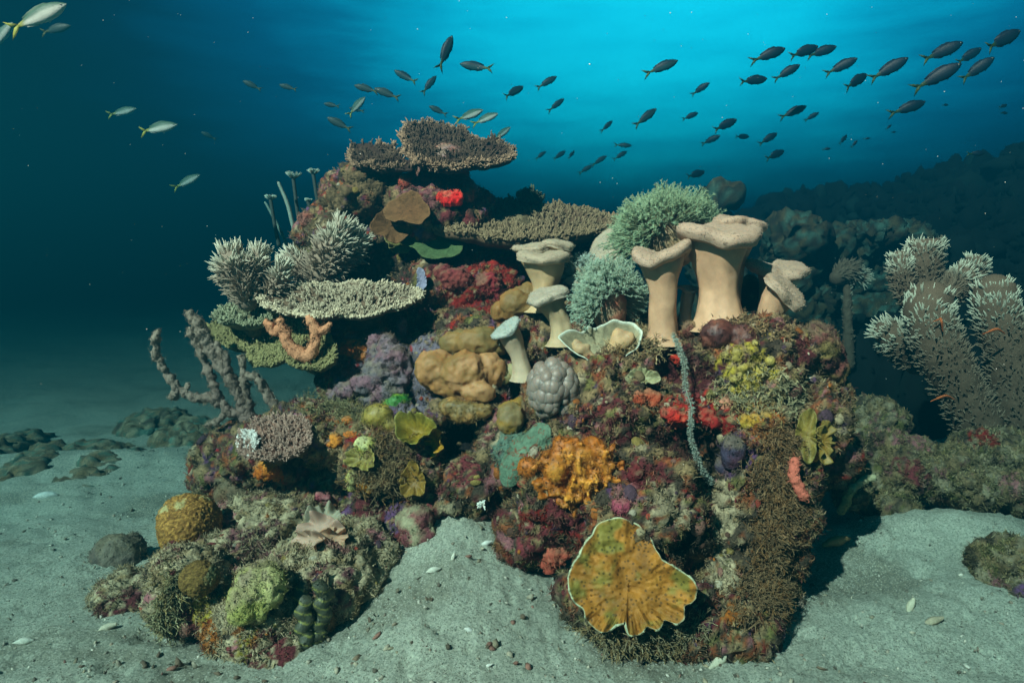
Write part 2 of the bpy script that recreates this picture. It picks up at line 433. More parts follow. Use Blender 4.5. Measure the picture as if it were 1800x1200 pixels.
def rock(key, name, blobs, palette, label, cat='rock', voxel=0.007, seed=1, spots=(), rough=1.0, rock_specs=None, kind=None, group=None, hollows=()):
    B = [(at(px, py, d), (S(rx, d), ry, S(rz, d))) for px, py, d, rx, rz, ry in blobs]
    V, F = union(B, voxel, smooth_it=3)
    V = shape_noise(V, F, rock_specs or [(6, 0.05 * rough, 'fbm'), (15, 0.026 * rough, 'ridge'), (30, 0.016 * rough, 'fbm'), (48, 0.009 * rough, 'cell'), (95, 0.006 * rough, 'ridge')], seed)
    for px, py, rpx, dep in hollows:      # caves and clefts worn into the face
        h = BVHTree.FromPolygons(V.tolist(), F.tolist()).ray_cast(Vector(CAM), Vector(at(px, py, 1.0) - CAM))
        if h[0] is not None:
            P = np.array(h[0]); q = np.linalg.norm(V - P, axis=1) / S(rpx, P[1]); V = V + unit(P - CAM) * (dep * np.exp(-(q * (1 + .3 * fbm(V * 18, 3, seed))) ** 4))[:, None]
    tree = BVHTree.FromPolygons(V.tolist(), F.tolist())
    sp = []
    for px, py, rpx, colr, den in spots:
        h = tree.ray_cast(Vector(CAM), Vector(at(px, py, 1.0) - CAM))
        if h[0] is not None: sp.append((np.array(h[0]), S(rpx, h[0].y), colr, den))
    C = crust(V, palette, sp, seed)
    o = make_mesh(name, V, F, C, mat('reef_crust', rough=0.85, mottle=0.45, mscale=130, bump=0.7, bscale=300, cell=150, cellbump=0.35, dist=0.006))
    if kind: o['kind'] = kind
    else: tag(o, label, cat, group)
    ROCKS[key] = (V, F, C, tree)
    return o
def hit(px, py, keys=None, default=2.0):
    """Where the line of sight through (px, py) meets the rocks: point and outward normal."""
    r = Vector(at(px, py, 1.0) - CAM); best = None
    for k in keys or ROCKS:
        h = ROCKS[k][3].ray_cast(Vector(CAM), r)
        if h[0] is not None and (best is None or h[3] < best[3]): best = h
    if best is None: return at(px, py, default), np.array([0, -1.0, 0.2])
    n = np.array(best[1]); r = np.array(r)
    return np.array(best[0]), n if np.dot(n, r) < 0 else -n
RUST = np.array((.30, .085, .03))
rock('left', 'reef_rock', [
    (770, 385, 2.5, 95, 62, .22), (640, 352, 2.55, 66, 50, .16), (600, 425, 2.6, 62, 70, .2), (700, 465, 2.58, 140, 80, .25), (890, 455, 2.6, 150, 50, .25),
    (815, 540, 2.42, 120, 95, .25), (650, 520, 2.5, 90, 70, .2), (640, 605, 2.3, 95, 55, .18), (690, 665, 2.25, 110, 95, .22), (840, 655, 2.12, 110, 105, .2),
    (835, 725, 1.98, 75, 55, .13), (930, 600, 2.15, 100, 80, .2), (570, 765, 1.98, 105, 48, .15), (500, 800, 1.98, 95, 50, .12), (700, 800, 1.9, 95, 75, .14),
    (820, 850, 1.86, 66, 58, .12), (885, 800, 1.86, 40, 66, .1), (790, 800, 1.98, 60, 50, .1), (760, 850, 1.85, 50, 50, .1), (420, 815, 2.1, 75, 62, .12), (722, 928, 1.80, 62, 62, .1), (660, 900, 1.88, 60, 60, .12), (600, 850, 2.0, 90, 60, .14)],
    [(KHAKI, 4), (DBROWN, 3.5), (MAROON, 2.2), (PINK * .8, 1.0), (DUST * .8, 1.2), (PURPLE, .6), (OLIVE, .8), (RUST, 1.2), (RED * .6, .4)],
    'tall encrusted coral rock under the table corals, left half of the reef', seed=3, hollows=[(820, 775, 46, .10), (760, 545, 30, .06), (690, 455, 40, .07)], spots=[
    (640, 345, 80, KHAKI * .6, .85), (600, 400, 60, KHAKI * .5, .7), (850, 500, 70, RED * .45, .75), (800, 470, 50, MAROON * 1.7, .7), (870, 480, 40, RED * .5, .7), (780, 310, 55, PINK * .7, .8), (745, 330, 50, PINK * .5, .7),
    (720, 930, 60, MAROON * 1.6, .7), (690, 900, 45, PURPLE, .7), (650, 900, 40, MAROON, .7), (640, 860, 22, PURPLE, .9), (700, 665, 90, LAV * .65, .8), (640, 650, 60, LAV * .5, .8),
    (590, 640, 40, PINK * .8, .6), (815, 820, 30, MAROON * 1.5, .5), (680, 480, 80, DBROWN * .6, .7), (560, 800, 60, KHAKI * 1.5, .7), (620, 740, 50, KHAKI, .8), (800, 780, 50, HOLLOW_SHADE, .9), (520, 690, 40, RED * .3, .6)])  # the near-black spot paints the cave's shade into the crust
rock('low', 'reef_rock', [
    (335, 1055, 1.52, 60, 75, .09), (455, 1085, 1.47, 78, 75, .11), (560, 1015, 1.62, 112, 58, .15), (622, 985, 1.68, 66, 50, .12), (480, 915, 1.88, 105, 45, .15),
    (225, 1045, 1.65, 48, 28, .08), (350, 965, 1.72, 45, 38, .1), (500, 1135, 1.45, 70, 40, .09), (425, 960, 1.75, 70, 40, .14)],
    [(DUST * 1.15, 9), (KHAKI * 1.2, 3), (DBROWN, .6), (PINK, .6), (MAROON, .5)],
    'low rubble rock half buried in sand with yellow sponge on it', seed=23, rough=0.8, spots=[
    (350, 1090, 55, RED * .4, .7), (340, 1110, 40, MAROON, .8), (370, 1065, 28, YELLOW * .8, .8), (365, 1115, 28, ORANGE * .7, .6), (425, 1105, 30, ORANGE * .5, .6), (460, 1145, 45, YELLOW * .5, .4),
    (480, 1150, 40, MAROON * 1.3, .5), (450, 950, 45, PINK * .6, .5), (590, 1040, 50, PINK * .5, .4), (230, 1065, 40, MAROON, .6)])
rock('right', 'reef_rock', [
    (1140, 640, 1.9, 150, 66, .2), (1290, 640, 1.8, 110, 78, .18), (1050, 715, 1.8, 120, 95, .2), (1245, 740, 1.76, 150, 100, .2), (1385, 735, 1.76, 72, 75, .14),
    (1000, 850, 1.66, 95, 105, .15), (1120, 900, 1.62, 140, 125, .18), (1290, 880, 1.68, 100, 150, .16), (1378, 900, 1.66, 34, 140, .09), (1085, 1045, 1.52, 112, 105, .12),
    (1245, 1045, 1.57, 125, 95, .14), (1320, 1060, 1.56, 56, 44, .09), (945, 925, 1.68, 58, 60, .1), (1060, 605, 1.98, 90, 45, .15), (1420, 775, 1.8, 50, 30, .08), (920, 800, 1.8, 60, 60, .1), (1450, 788, 1.78, 42, 26, .08), (1440, 700, 1.82, 34, 40, .1), (1345, 760, 1.68, 50, 40, .09), (1180, 1090, 1.5, 60, 36, .08), (1240, 610, 1.84, 100, 42, .13), (1350, 612, 1.84, 60, 34, .12), (985, 600, 2.0, 50, 36, .1)],
    [(KHAKI, 5), (DBROWN, 5), (MAROON * .8, 2.2), (PINK * .7, .6), (DUST * .8, 1.2), (OLIVE, 1.2), (RED * .4, .5), (RUST * .8, 2.2), (PURPLE * .6, .3)],
    'big encrusted coral rock carrying the tall mushroom leather corals', seed=47, hollows=[(1235, 800, 55, .10), (1180, 650, 34, .07), (1180, 790, 34, .07), (1240, 655, 26, .05), (1200, 950, 28, .06), (1230, 1000, 26, .06)], spots=[
    (1220, 720, 48, RED * .8, .6), (1260, 725, 40, RED * .5, .6), (1190, 640, 50, MAROON * .7, .9), (1215, 670, 40, MAROON * .6, .9), (1240, 800, 60, DBROWN * .4, .85), (1190, 790, 45, MAROON * .4, .8), (1320, 650, 50, YELLOW * .8, .5),  # the darkest brown and maroon spots paint shade into the clefts
    (1340, 690, 40, PINK * 1.2, .4), (1350, 740, 45, ORANGE * .7, .5), (1290, 800, 40, PURPLE * .8, .7), (960, 930, 60, RED * .4, .7), (950, 960, 45, MAROON * 1.6, .7), (1010, 930, 40, RED * .35, .6), (1125, 830, 40, MAROON, .8), (1095, 870, 30, PINK * .8, .6),
    (1180, 890, 45, DUST * .8, .7), (1275, 930, 45, DUST, .9), (1280, 1000, 40, DUST, .9), (1270, 870, 30, DUST, .8), (1350, 960, 70, DBROWN * 1.3, .9), (1370, 850, 50, DBROWN * 1.5, .9), (1240, 950, 40, DBROWN * .5, .9),
    (1050, 1130, 70, DBROWN, .8), (1000, 900, 40, MAROON * 1.3, .8), (1220, 1080, 35, MAROON, .6), (1290, 1080, 20, ORANGE * .6, .7), (1060, 740, 50, MAROON, .5), (900, 800, 50, TEAL, .9), (1390, 790, 20, ORANGE, .8)])
for k, (bl, lab, sp) in enumerate((
    ([(1600, 808, 2.2, 44, 38, .1), (1645, 832, 2.15, 44, 32, .1), (1570, 785, 2.25, 34, 28, .08), (1665, 840, 2.1, 34, 26, .08), (1600, 830, 2.12, 34, 24, .07)], 'lumpy silted rubble rock with a red patch, nearest the branching sponge tubes', [(1590, 770, 40, PINK * .8, .6), (1610, 830, 35, MAROON * 1.3, .5)]),
    ([(1715, 802, 2.25, 44, 36, .1), (1768, 806, 2.25, 40, 40, .1), (1740, 830, 2.15, 50, 36, .1), (1795, 840, 2.15, 50, 50, .1), (1710, 855, 2.1, 36, 26, .08)], 'large silted rubble rock at the right edge with a pinkish red crust', [(1735, 775, 30, RED * .4, .6), (1790, 860, 30, PINK, .5)]),
    ([(1560, 880, 2.1, 50, 28, .08), (1510, 850, 2.15, 40, 30, .08)], 'small silted stone lying in front of the sand hollow', []),
    ([(1770, 1005, 1.72, 45, 35, .08), (1800, 1040, 1.7, 40, 40, .08)], 'rough grey rubble stone on the sand at the lower right edge', [(1790, 1040, 20, PURPLE * .8, .6)]),
    ([(1480, 770, 2.4, 50, 26, .1), (1535, 745, 2.5, 60, 26, .12)], 'low silt covered stones behind the right flank of the reef', []),
    ([(1460, 835, 2.05, 45, 26, .07), (1490, 870, 2.05, 25, 20, .06)], 'flat pale stone beside the forked yellowish coral stub', []),
    )):
    rock('rub%d' % k, 'rubble_rock', bl, [(KHAKI * .75, 5), (DUST * .6, 4), (DBROWN, 2), (PINK * .45, .6), (OLIVE * .8, 1)], lab, seed=70 + k, rough=1.15, spots=sp, group='rubble rocks on the sand right of the reef', voxel=0.008)
# dark rubble far left on the sand, and the reef that rises behind on the right
for k, (bl, lab) in enumerate((
    ([(60, 846, 2.75, 56, 26, .2), (95, 816, 2.95, 40, 20, .15)], 'dark rubble mound farthest left on the distant sand'),
    ([(200, 836, 2.8, 60, 28, .18), (185, 803, 3.1, 44, 18, .2), (135, 880, 2.55, 40, 12, .1)], 'broad dark rubble mound in the middle of the distant sand'),
    ([(330, 772, 3.3, 50, 22, .2), (275, 752, 3.6, 44, 18, .2)], 'dark rubble mound nearest behind the grey branching sponge'),
    ([(10, 802, 3.1, 46, 24, .25)], 'faint dark mound at the left edge behind the other rubble'),
    )):
    rock('far%d' % k, 'rubble_mound', bl, [(KHAKI * .75, 4), (DBROWN * 1.6, 1), (TEAL * .9, 2), (DUST * .7, 4)], lab, seed=90 + k, group='dark rubble mounds on the far sand', voxel=0.014,
         rock_specs=[(5, .06, 'fbm'), (13, .03, 'ridge'), (26, .022, 'fbm'), (50, .012, 'ridge')])
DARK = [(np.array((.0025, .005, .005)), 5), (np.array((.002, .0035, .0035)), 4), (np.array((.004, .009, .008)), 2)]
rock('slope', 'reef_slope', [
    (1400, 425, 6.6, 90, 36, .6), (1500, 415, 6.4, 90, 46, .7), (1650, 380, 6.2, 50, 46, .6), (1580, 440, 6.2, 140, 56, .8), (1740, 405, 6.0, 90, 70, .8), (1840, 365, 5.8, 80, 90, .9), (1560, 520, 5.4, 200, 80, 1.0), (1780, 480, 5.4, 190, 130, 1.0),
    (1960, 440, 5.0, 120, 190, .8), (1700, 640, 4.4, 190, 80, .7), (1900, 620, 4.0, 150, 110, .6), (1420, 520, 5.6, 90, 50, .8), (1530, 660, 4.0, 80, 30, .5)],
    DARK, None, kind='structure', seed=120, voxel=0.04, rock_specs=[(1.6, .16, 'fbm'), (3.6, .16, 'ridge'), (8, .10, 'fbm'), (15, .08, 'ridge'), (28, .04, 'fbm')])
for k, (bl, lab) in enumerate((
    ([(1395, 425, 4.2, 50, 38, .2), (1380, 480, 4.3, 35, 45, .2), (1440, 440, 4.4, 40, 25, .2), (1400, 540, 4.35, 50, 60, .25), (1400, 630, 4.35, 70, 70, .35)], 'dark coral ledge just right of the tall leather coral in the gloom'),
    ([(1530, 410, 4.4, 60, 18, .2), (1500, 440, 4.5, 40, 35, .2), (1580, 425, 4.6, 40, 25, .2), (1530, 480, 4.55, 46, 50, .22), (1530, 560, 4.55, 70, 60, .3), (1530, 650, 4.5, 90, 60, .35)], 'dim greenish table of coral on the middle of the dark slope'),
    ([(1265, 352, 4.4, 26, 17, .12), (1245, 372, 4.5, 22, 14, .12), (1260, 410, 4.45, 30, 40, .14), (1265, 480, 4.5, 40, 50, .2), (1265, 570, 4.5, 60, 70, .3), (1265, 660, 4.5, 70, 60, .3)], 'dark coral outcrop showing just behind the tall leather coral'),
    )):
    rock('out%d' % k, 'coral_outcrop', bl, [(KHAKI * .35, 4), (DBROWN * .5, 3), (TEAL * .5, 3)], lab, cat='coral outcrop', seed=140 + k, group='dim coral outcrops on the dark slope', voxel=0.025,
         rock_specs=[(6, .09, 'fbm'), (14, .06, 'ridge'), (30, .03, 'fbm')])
# ------------------------------------------------------------------ builders for what grows on the reef
M_HARD = mat('coral_skeleton', rough=0.8, mottle=0.25, mscale=160, bump=0.5, bscale=420, dist=0.003)
M_SOFT = mat('leather_coral', rough=0.62, mottle=0.14, mscale=40, bump=0.12, bscale=260, sss=0.25, spec=0.3, dist=0.003)
M_CAP = mat('leather_cap', rough=0.65, mottle=0.1, mscale=70, bump=0.1, bscale=300, cell=240, cellbump=0.2, sss=0.2, speck=200, dist=0.003)
M_SPONGE = mat('sponge', rough=0.8, mottle=0.3, mscale=110, bump=0.6, bscale=260, cell=190, cellbump=0.3, dist=0.005)
M_SLICK = mat('tunicate', rough=0.5, mottle=0.4, mscale=75, bump=0.45, bscale=220, spec=0.35, sss=0.15, coat=0.05)
M_PLATE = mat('plate_coral', rough=0.65, mottle=0.3, mscale=38, bump=0.3, bscale=240, speck=95, spec=0.3)
M_TURF = mat('turf', rough=0.9, mottle=0.2, mscale=80, bump=0.0)
M_POLYP = mat('polyp', rough=0.55, mottle=0.12, mscale=60, bump=0.0, sss=0.15)

def lump(name, label, cat, blobs, cols, m, voxel=0.005, specs=((30, 0.006, 'fbm'), (80, 0.003, 'fbm')), seed=0, parent=None, group=None, smooth_it=3, colfn=None, extra=None, cscale=25, silt=.55):
    """One smooth or knobbly mass; blobs are (centre, radii) in metres."""
    V, F = union([(c, np.broadcast_to(r, 3)) for c, r in blobs], voxel, extra, smooth_it)
    V = shape_noise(V, F, specs, seed)
    C = colfn(V) if colfn else mixcol(V, cols, cscale, seed)
    if m is M_SPONGE and silt:   # silt and turf settle on what faces up and in the hollows between lobes
        nz = normals(V, F)[:, 2]; w = (silt * smooth(-.1, .5, .55 * nz + .8 * fbm(V * 34, 4, seed + 60) - .12))[:, None]; C = C * (1 - w) + np.array((.20, .155, .09)) * (1 + .4 * fbm(V * 70, 3, seed))[:, None] * w
    if m is M_SPONGE or m is M_SLICK: LUMPS.append((V, F, C))
    o = make_mesh(name, V, F, C, m, parent)
    if parent is None and label: tag(o, label, cat, group)
    return o
def pxlump(name, label, cat, spec, cols, m, sink=0.3, flat=0.9, **kw):
    """As lump, set on the rock face: spec rows are (px, py, half width px, half height px) with an optional depth in metres."""
    blobs = []
    for s in spec:
        px, py, rx, rz = s[:4]
        if len(s) > 4: P = at(px, py, s[4])
        else:
            P, n = hit(px, py); P = P + n * (min(rx, rz) * P[1] / FPX) * (1 - 2 * sink) * flat
        k = P[1] / FPX
        blobs.append((P, (rx * k, min(rx, rz) * k * flat, rz * k)))
    return lump(name, label, cat, blobs, cols, m, **kw)

def leather(label, d, base, top, rs, rc, tilt=(0, -0.2, 1), lobes=3, amp=0.12, ph=0.0, wob=0.08, seed=0, t=None, squash=1.0, group='mushroom leather corals', lean=0.0, stalkc=(.53, .315, .19), capc=(.36, .255, .185)):
    """A mushroom leather coral: a smooth flaring stalk under a lobed cap dotted with polyps."""
    P0, P1 = at(*base, d), at(*top, d)
    P0 = P0 + np.array([0, .010, -.022])
    down = [h[0].z for h in (ROCKS[q][3].ray_cast(Vector(P0 + np.array([0, 0, .12])), Vector((0, 0, -1))) for q in ('left', 'right')) if h[0] is not None]
    if down: P0[2] = max(min(P0[2], max(down) - .012), P0[2] - .045)       # rooted in the rock under it
    rs, rc = S(rs, d), S(rc, d)
    if t is None: t = thing('leather_coral', P0, label, 'leather coral', group)
    ax = unit(np.array(tilt, float)); L = np.linalg.norm(P1 - P0)
    nu = 72
    def cen(s):      # bezier: leaves the base upward, arrives along the cap's axis
        a, b, c = P0, P0 + np.array([lean * L, 0, 0.45 * L]), P1 - ax * 0.35 * L
        return (1 - s) ** 3 * a + 3 * (1 - s) ** 2 * s * b + 3 * (1 - s) * s * s * c + s ** 3 * P1
    def ring(cn, axis, r, h, am, k):
        axis = unit(axis)
        u = unit(np.cross(axis, [0, 1, 0.01])) ; v = np.cross(axis, u) * -1
        th = np.arange(nu) * 2 * np.pi / nu
        rr = r * (1 + am * (np.cos(lobes * th + ph) + 0.6 * np.cos((lobes + 2) * th + 2.1 * ph + 1) + .35 * np.cos((2 * lobes + 3) * th + ph * 3)) / 1.3)
        hh = h + wob * rc * k * (np.cos(2 * th + ph * 1.7) + 0.7 * np.cos(3 * th + 2 * ph) + .3 * np.cos(7 * th + ph))
        return cn + (u * np.cos(th)[:, None] + v * (squash * np.sin(th))[:, None]) * rr[:, None] + axis * hh[:, None]
    rows = []
    ns = 26
    for i in range(ns):
        s = i / (ns - 1)
        r = rs * (1.16 - 0.30 * math.sin(math.pi * min(s * 1.15, 1))) * (1 + 0.05 * math.cos(9 * s + ph) + .28 * max(0, 1 - s / .12) ** 2) + (0.60 * rc - rs * 0.9) * max(0, (s - 0.42) / 0.58) ** 2.1
        w = s * s * (3 - 2 * s)
        am = amp * 0.55 * max(0, (s - 0.45) / 0.55) + 0.05
        rows.append(ring(cen(s * 0.97), np.array([0, 0, 1.0]) * (1 - w) + ax * w, r, 0, am, 0.25 * max(0, (s - 0.6) / 0.4)))
    for r, h in ((.74, -.20), (.86, -.19), (.95, -.14)): rows.append(ring(P1, ax, r * rc, h * rc, amp, r))
    ncut = len(rows)
    cap = [rows[-1]]
    for r, h in ((1.0, -.07), (1.02, .01), (1.0, .09), (.945, .155), (.85, .195), (.70, .21), (.5, .19), (.3, .16), (.14, .14), (.02, .135)): cap.append(ring(P1, ax, r * rc, h * rc, amp, r))
    V = np.vstack(rows); c_ = np.repeat([cen(min(i / ns, 1)) for i in range(ncut)], nu, 0); V = V + unit(V - c_) * (0.009 * fbm((V - P0) * np.array([16, 16, 7]) + seed, 2, seed + 40))[:, None]; V = V + unit(V - np.repeat([cen(min(i / ns, 1)) for i in range(ncut)], nu, 0)) * (0.0035 * fbm(V * 22, 3, seed))[:, None]
    tt = np.repeat(np.linspace(0, 1, ncut), nu)[:, None]
    C = np.array(stalkc) * (1 + 0.10 * fbm(V * 18, 3, seed + 3))[:, None]; C = C * (1 - 0.15 * tt)
    W = np.vstack(cap); W[nu:] += 0.0006 * np.stack([fbm(W[nu:] * 18, 2, seed + q) for q in range(3)], 1)
    W[:nu] = V[-nu:]
    make_mesh('stalk', V, strip_faces(nu, ncut), C, M_SOFT, t)
    make_mesh('cap', W, [strip_faces(nu, len(cap)), np.array([[(len(cap) - 1) * nu + k, (len(cap) - 1) * nu + (k + 1) % nu, (len(cap) - 1) * nu + nu // 2] for k in range(nu) if k not in (nu // 2, nu // 2 - 1)])],
              np.array(capc) * (1 + 0.1 * fbm(W * 30, 3, seed + 5))[:, None], M_CAP, t)
    # polyps: a nap of tiny knobs on the upper side of the cap
    k = rng.integers(nu * 2, len(W) - nu, 620); nn = normals(W, strip_faces(nu, len(cap)))[k]; nn = np.where((nn @ ax)[:, None] < -.2, -nn, nn)
    g = Geo(); cones(g, W[k] + rng.normal(0, .0025, (620, 3)) * (1 - np.abs(ax)) - nn * .0008, unit(nn + rng.normal(0, .25, (620, 3))), rng.uniform(.0008, .0018, 620), .0011, .0008, np.array(capc) * .95, np.array(capc) * 1.08, segs=1, sides=5)
    g.make('polyps', M_POLYP, t)
    return t

def table_coral(label, poly, d, N, thick, blen, n, c0, c1, lean=0.5, r=0.0035, up=(0, -0.15, 1), seed=0, stalk=None, under=None, group='table corals', depth_scale=1.0, side=0.4, edge=0.0, name='table_coral', cat='table coral', branch='branchlets'):
    """A plate of fused branches with a lawn of finger branchlets on top and round the edge; poly is its outline as seen, laid back onto the plane with normal N."""
    N = unit(np.array(N, float)); c = np.mean(poly, 0); P0 = at(c[0], c[1], d)
    pts = np.array([on_plane(x, y, P0, N) for x, y in poly])
    U = unit(np.cross([0, 1, 0], N)); W = np.cross(N, U)
    q = np.stack([(pts - P0) @ U, (pts - P0) @ W * depth_scale], 1)
    th = np.arctan2(q[:, 1], q[:, 0]); R = np.linalg.norm(q, axis=1)
    o = np.argsort(th); th, R = th[o], R[o]
    Rf = lambda a: np.interp(a, np.r_[th - 2 * np.pi, th, th + 2 * np.pi], np.r_[R, R, R])
    nt, nr = 120, 22
    A = np.linspace(-np.pi, np.pi, nt, endpoint=False)
    def surf(a, t):
        rr = Rf(a) * t
        x, y = rr * np.cos(a), rr * np.sin(a)
        X = P0 + U * x[:, None] + W * y[:, None]
        return X + N * (0.012 * fbm(X * 14, 3, seed) + 0.06 * rr * t * 0.35 - 0.02 * (1 - t))[:, None]
    top = np.vstack([surf(A, np.full(nt, t)) for t in np.linspace(0.02, 1, nr)])
    tt = np.repeat(np.linspace(0.02, 1, nr), nt)
    root = P0 - N * thick * 2.2
    bot = top - N * (thick * (1.25 - 0.95 * tt ** 1.5))[:, None] + N * (0.004 * fbm(top * 60, 3, seed + 2))[:, None]
    t_ = thing(name, P0, label, cat, group)
    g = Geo()
    g.add(np.vstack([top, bot]), [strip_faces(nt, nr), strip_faces(nt, nr, off=nt * nr)[:, ::-1], np.stack([np.arange(nt) + nt * (nr - 1), (np.arange(nt) + 1) % nt + nt * (nr - 1), (np.arange(nt) + 1) % nt + nt * (2 * nr - 1), np.arange(nt) + nt * (2 * nr - 1)], 1)],
          np.array(c0) * (1 + .25 * fbm(np.vstack([top, bot]) * 40, 3, seed))[:, None])
    g.make('plate', M_HARD, t_)
    # branchlets
    a = rng.uniform(-np.pi, np.pi, n); t = np.sqrt(rng.uniform(0, 1, n)); k = int(n * side); t[:k] = rng.uniform(0.90, 1.0, k)
    B = surf(a, t)
    out = U * np.cos(a)[:, None] + W * np.sin(a)[:, None]
    D = unit(np.array(up) + out * (lean * t ** 2 * rng.uniform(0.4, 1.6, n))[:, None] + rng.normal(0, 0.28, (n, 3)))
    L = blen * rng.uniform(0.55, 1.25, n) * (.45 + .55 * smooth(-.35, -.1, fbm(B * 20, 3, seed + 12))) * (0.8 + 0.35 * fbm(B * 25, 2, seed + 8))
    g = Geo(); cc = np.array(c0) * rng.uniform(0.7, 1.25, (n, 1)); ce = np.array(c1) * rng.uniform(0.7, 1.15, (n, 1)) * (1 + edge * smooth(.9, .97, t))[:, None]
    cones(g, B - D * 0.004, D, L, r * rng.uniform(.85, 1.3, n), r * 0.55, cc, ce, bend=0.25, segs=3, sides=5, power=2.2, bulge=0.25)
    for q in range(2):
        f = rng.uniform(0.3, 0.7, n); Q = B + D * (L * f)[:, None]
        D2 = unit(D * 0.8 + rng.normal(0, 0.6, (n, 3)))
        cones(g, Q, D2, L * 0.5, r * 0.75, r * 0.45, cc * .6 + ce * .4, ce, segs=2, sides=4, power=1.5)
    g.make(branch, M_HARD, t_)
    if stalk:
        bl = []
        for x, y, rr, dd in stalk: bl.append((at(x, y, dd), (S(rr, dd), S(rr, dd) * 0.9, S(rr, dd) * 1.1)))
        lump('stalk', None, None, bl, under or [c0], M_SPONGE, voxel=0.008, parent=t_, seed=seed)
    return t_

def bushy(label, px, py, d, rx, ry, n, flen, c0, c1, trunkc, seed=0, group='feathery soft corals'):
    """A dome of fine tentacles, each ending in a small feathery star, on a fleshy trunk."""
    P = at(px, py, d); R = np.array([S(rx, d), S(rx, d) * 0.85, S(ry, d)])
    t = thing('feathery_soft_coral', P - np.array([0, 0, R[2]]), label, 'soft coral', group)
    lump('trunk', None, None, [(P - np.array([0, 0, R[2] * 0.3]), R * np.array([.58, .62, .78])), (P - np.array([0, -R[1] * .1, R[2] * 0.75]), R * np.array([.4, .4, .6]))], trunkc, M_SOFT, voxel=0.007, parent=t, seed=seed)
    v = unit(rng.normal(size=(n * 2, 3))); v = v[(v[:, 2] > -0.65) & (v @ unit([.35, -.7, -.6]) < .62)][:n]; m = len(v)
    B = P + v * R * 0.55
    D = unit(v * np.array([1, 1, .9]) + np.array([0, 0, .25]) + rng.normal(0, .18, (m, 3)))
    reach = np.linalg.norm(R * v, axis=1) * 0.5
    L = (reach + flen * 0.4) * rng.uniform(.75, 1.15, m) * (1 + 0.55 * fbm(v * 1.9, 2, seed))
    g = Geo(); s = rng.uniform(.75, 1.15, (m, 1))
    bv = unit(rng.normal(size=(m, 3))) * .5 + np.array([0, 0, -.5])
    cones(g, B, D, L, 0.0014, 0.0009, np.array(c0) * s, np.array(c1) * s, bend=.28, segs=3, sides=4, bendv=bv)
    tip = B + D * L[:, None] + bv * (L * .28)[:, None]
    for q in range(6):
        D2 = unit(D * .55 + rng.normal(0, .75, (m, 3)))
        cones(g, tip, D2, rng.uniform(.005, .010, m), 0.0009, 0.0005, np.array(c1) * s, np.array(c1) * 1.15 * s, segs=1, sides=3)
    g.make('tentacles', M_POLYP, t)
    return t

def spiky(g, pts, radii, n, slen, c0, c1, seed=0, hollow=False, upbias=0.35, tipbias=0.85, r0=0.005):
    n = int(n * 1.5)
    """A tube or clump set with conical thorns, paler towards its growing end."""
    pts = [np.asarray(p, float) for p in pts]
    tube(g, pts, radii, np.array(c0) * .8, np.array(c0) * 1.1, sides=18, step=0.008, amp=0.006, nscale=45, seed=seed)
    X = resample(np.c_[pts, radii], 0.004); c, r = X[:, :3], X[:, 3]
    T = unit(np.gradient(c, axis=0))
    k = (np.power(rng.uniform(0, 1, n), tipbias) * (len(c) - 1)).astype(int)
    v = rng.normal(size=(n, 3)); tk = T[k]; v = unit(v - tk * np.sum(v * tk, 1, keepdims=True))
    s = k / (len(c) - 1)
    B = c[k] + v * r[k][:, None] * 0.9
    D = unit(v + tk * (upbias + 1.2 * smooth(.85, 1, s))[:, None] * rng.uniform(.4, 1.5, (n, 1)) + rng.normal(0, .2, (n, 3)))
    cc = np.array(c0)[None] * rng.uniform(.7, 1.2, (n, 1)); w = (smooth(.62, .97, s) * .9 + .1)[:, None]
    ce = (np.array(c1) * w + np.array(c0) * 1.3 * (1 - w)) * rng.uniform(.8, 1.15, (n, 1))
    cones(g, B, D, slen * rng.uniform(.5, 1.35, n), r0 * rng.uniform(.8, 1.3, n), 0.0007, cc * (1 - .4 * w) + ce * .4 * w, ce, bend=.2, segs=2, sides=5, power=.9)
    if True:   # thorns crowning the growing end, leaning outwards
        m = 46 if hollow else 70; a = np.arange(m) / m * 2 * np.pi + rng.normal(0, .05, m)
        _, u, w_ = frame(T[-1:]); v = u * np.cos(a)[:, None] + w_ * np.sin(a)[:, None]
        B = c[-1] + v * (r[-1] * (rng.uniform(.5, .98, m) if hollow else np.sqrt(rng.uniform(0, 1, m))))[:, None] * .9 + T[-1] * r[-1] * (.35 if hollow else .55)
        cones(g, B, unit(T[-1] * 1.1 + v * rng.uniform(.1, 1.1, (m, 1)) + rng.normal(0, .12, (m, 3))), slen * rng.uniform(.9, 1.6, m), r0 * 1.2, .0007, np.array(c0) * 1.3, np.array(c1) * 1.1, bend=.15, segs=2, sides=5)
    return g

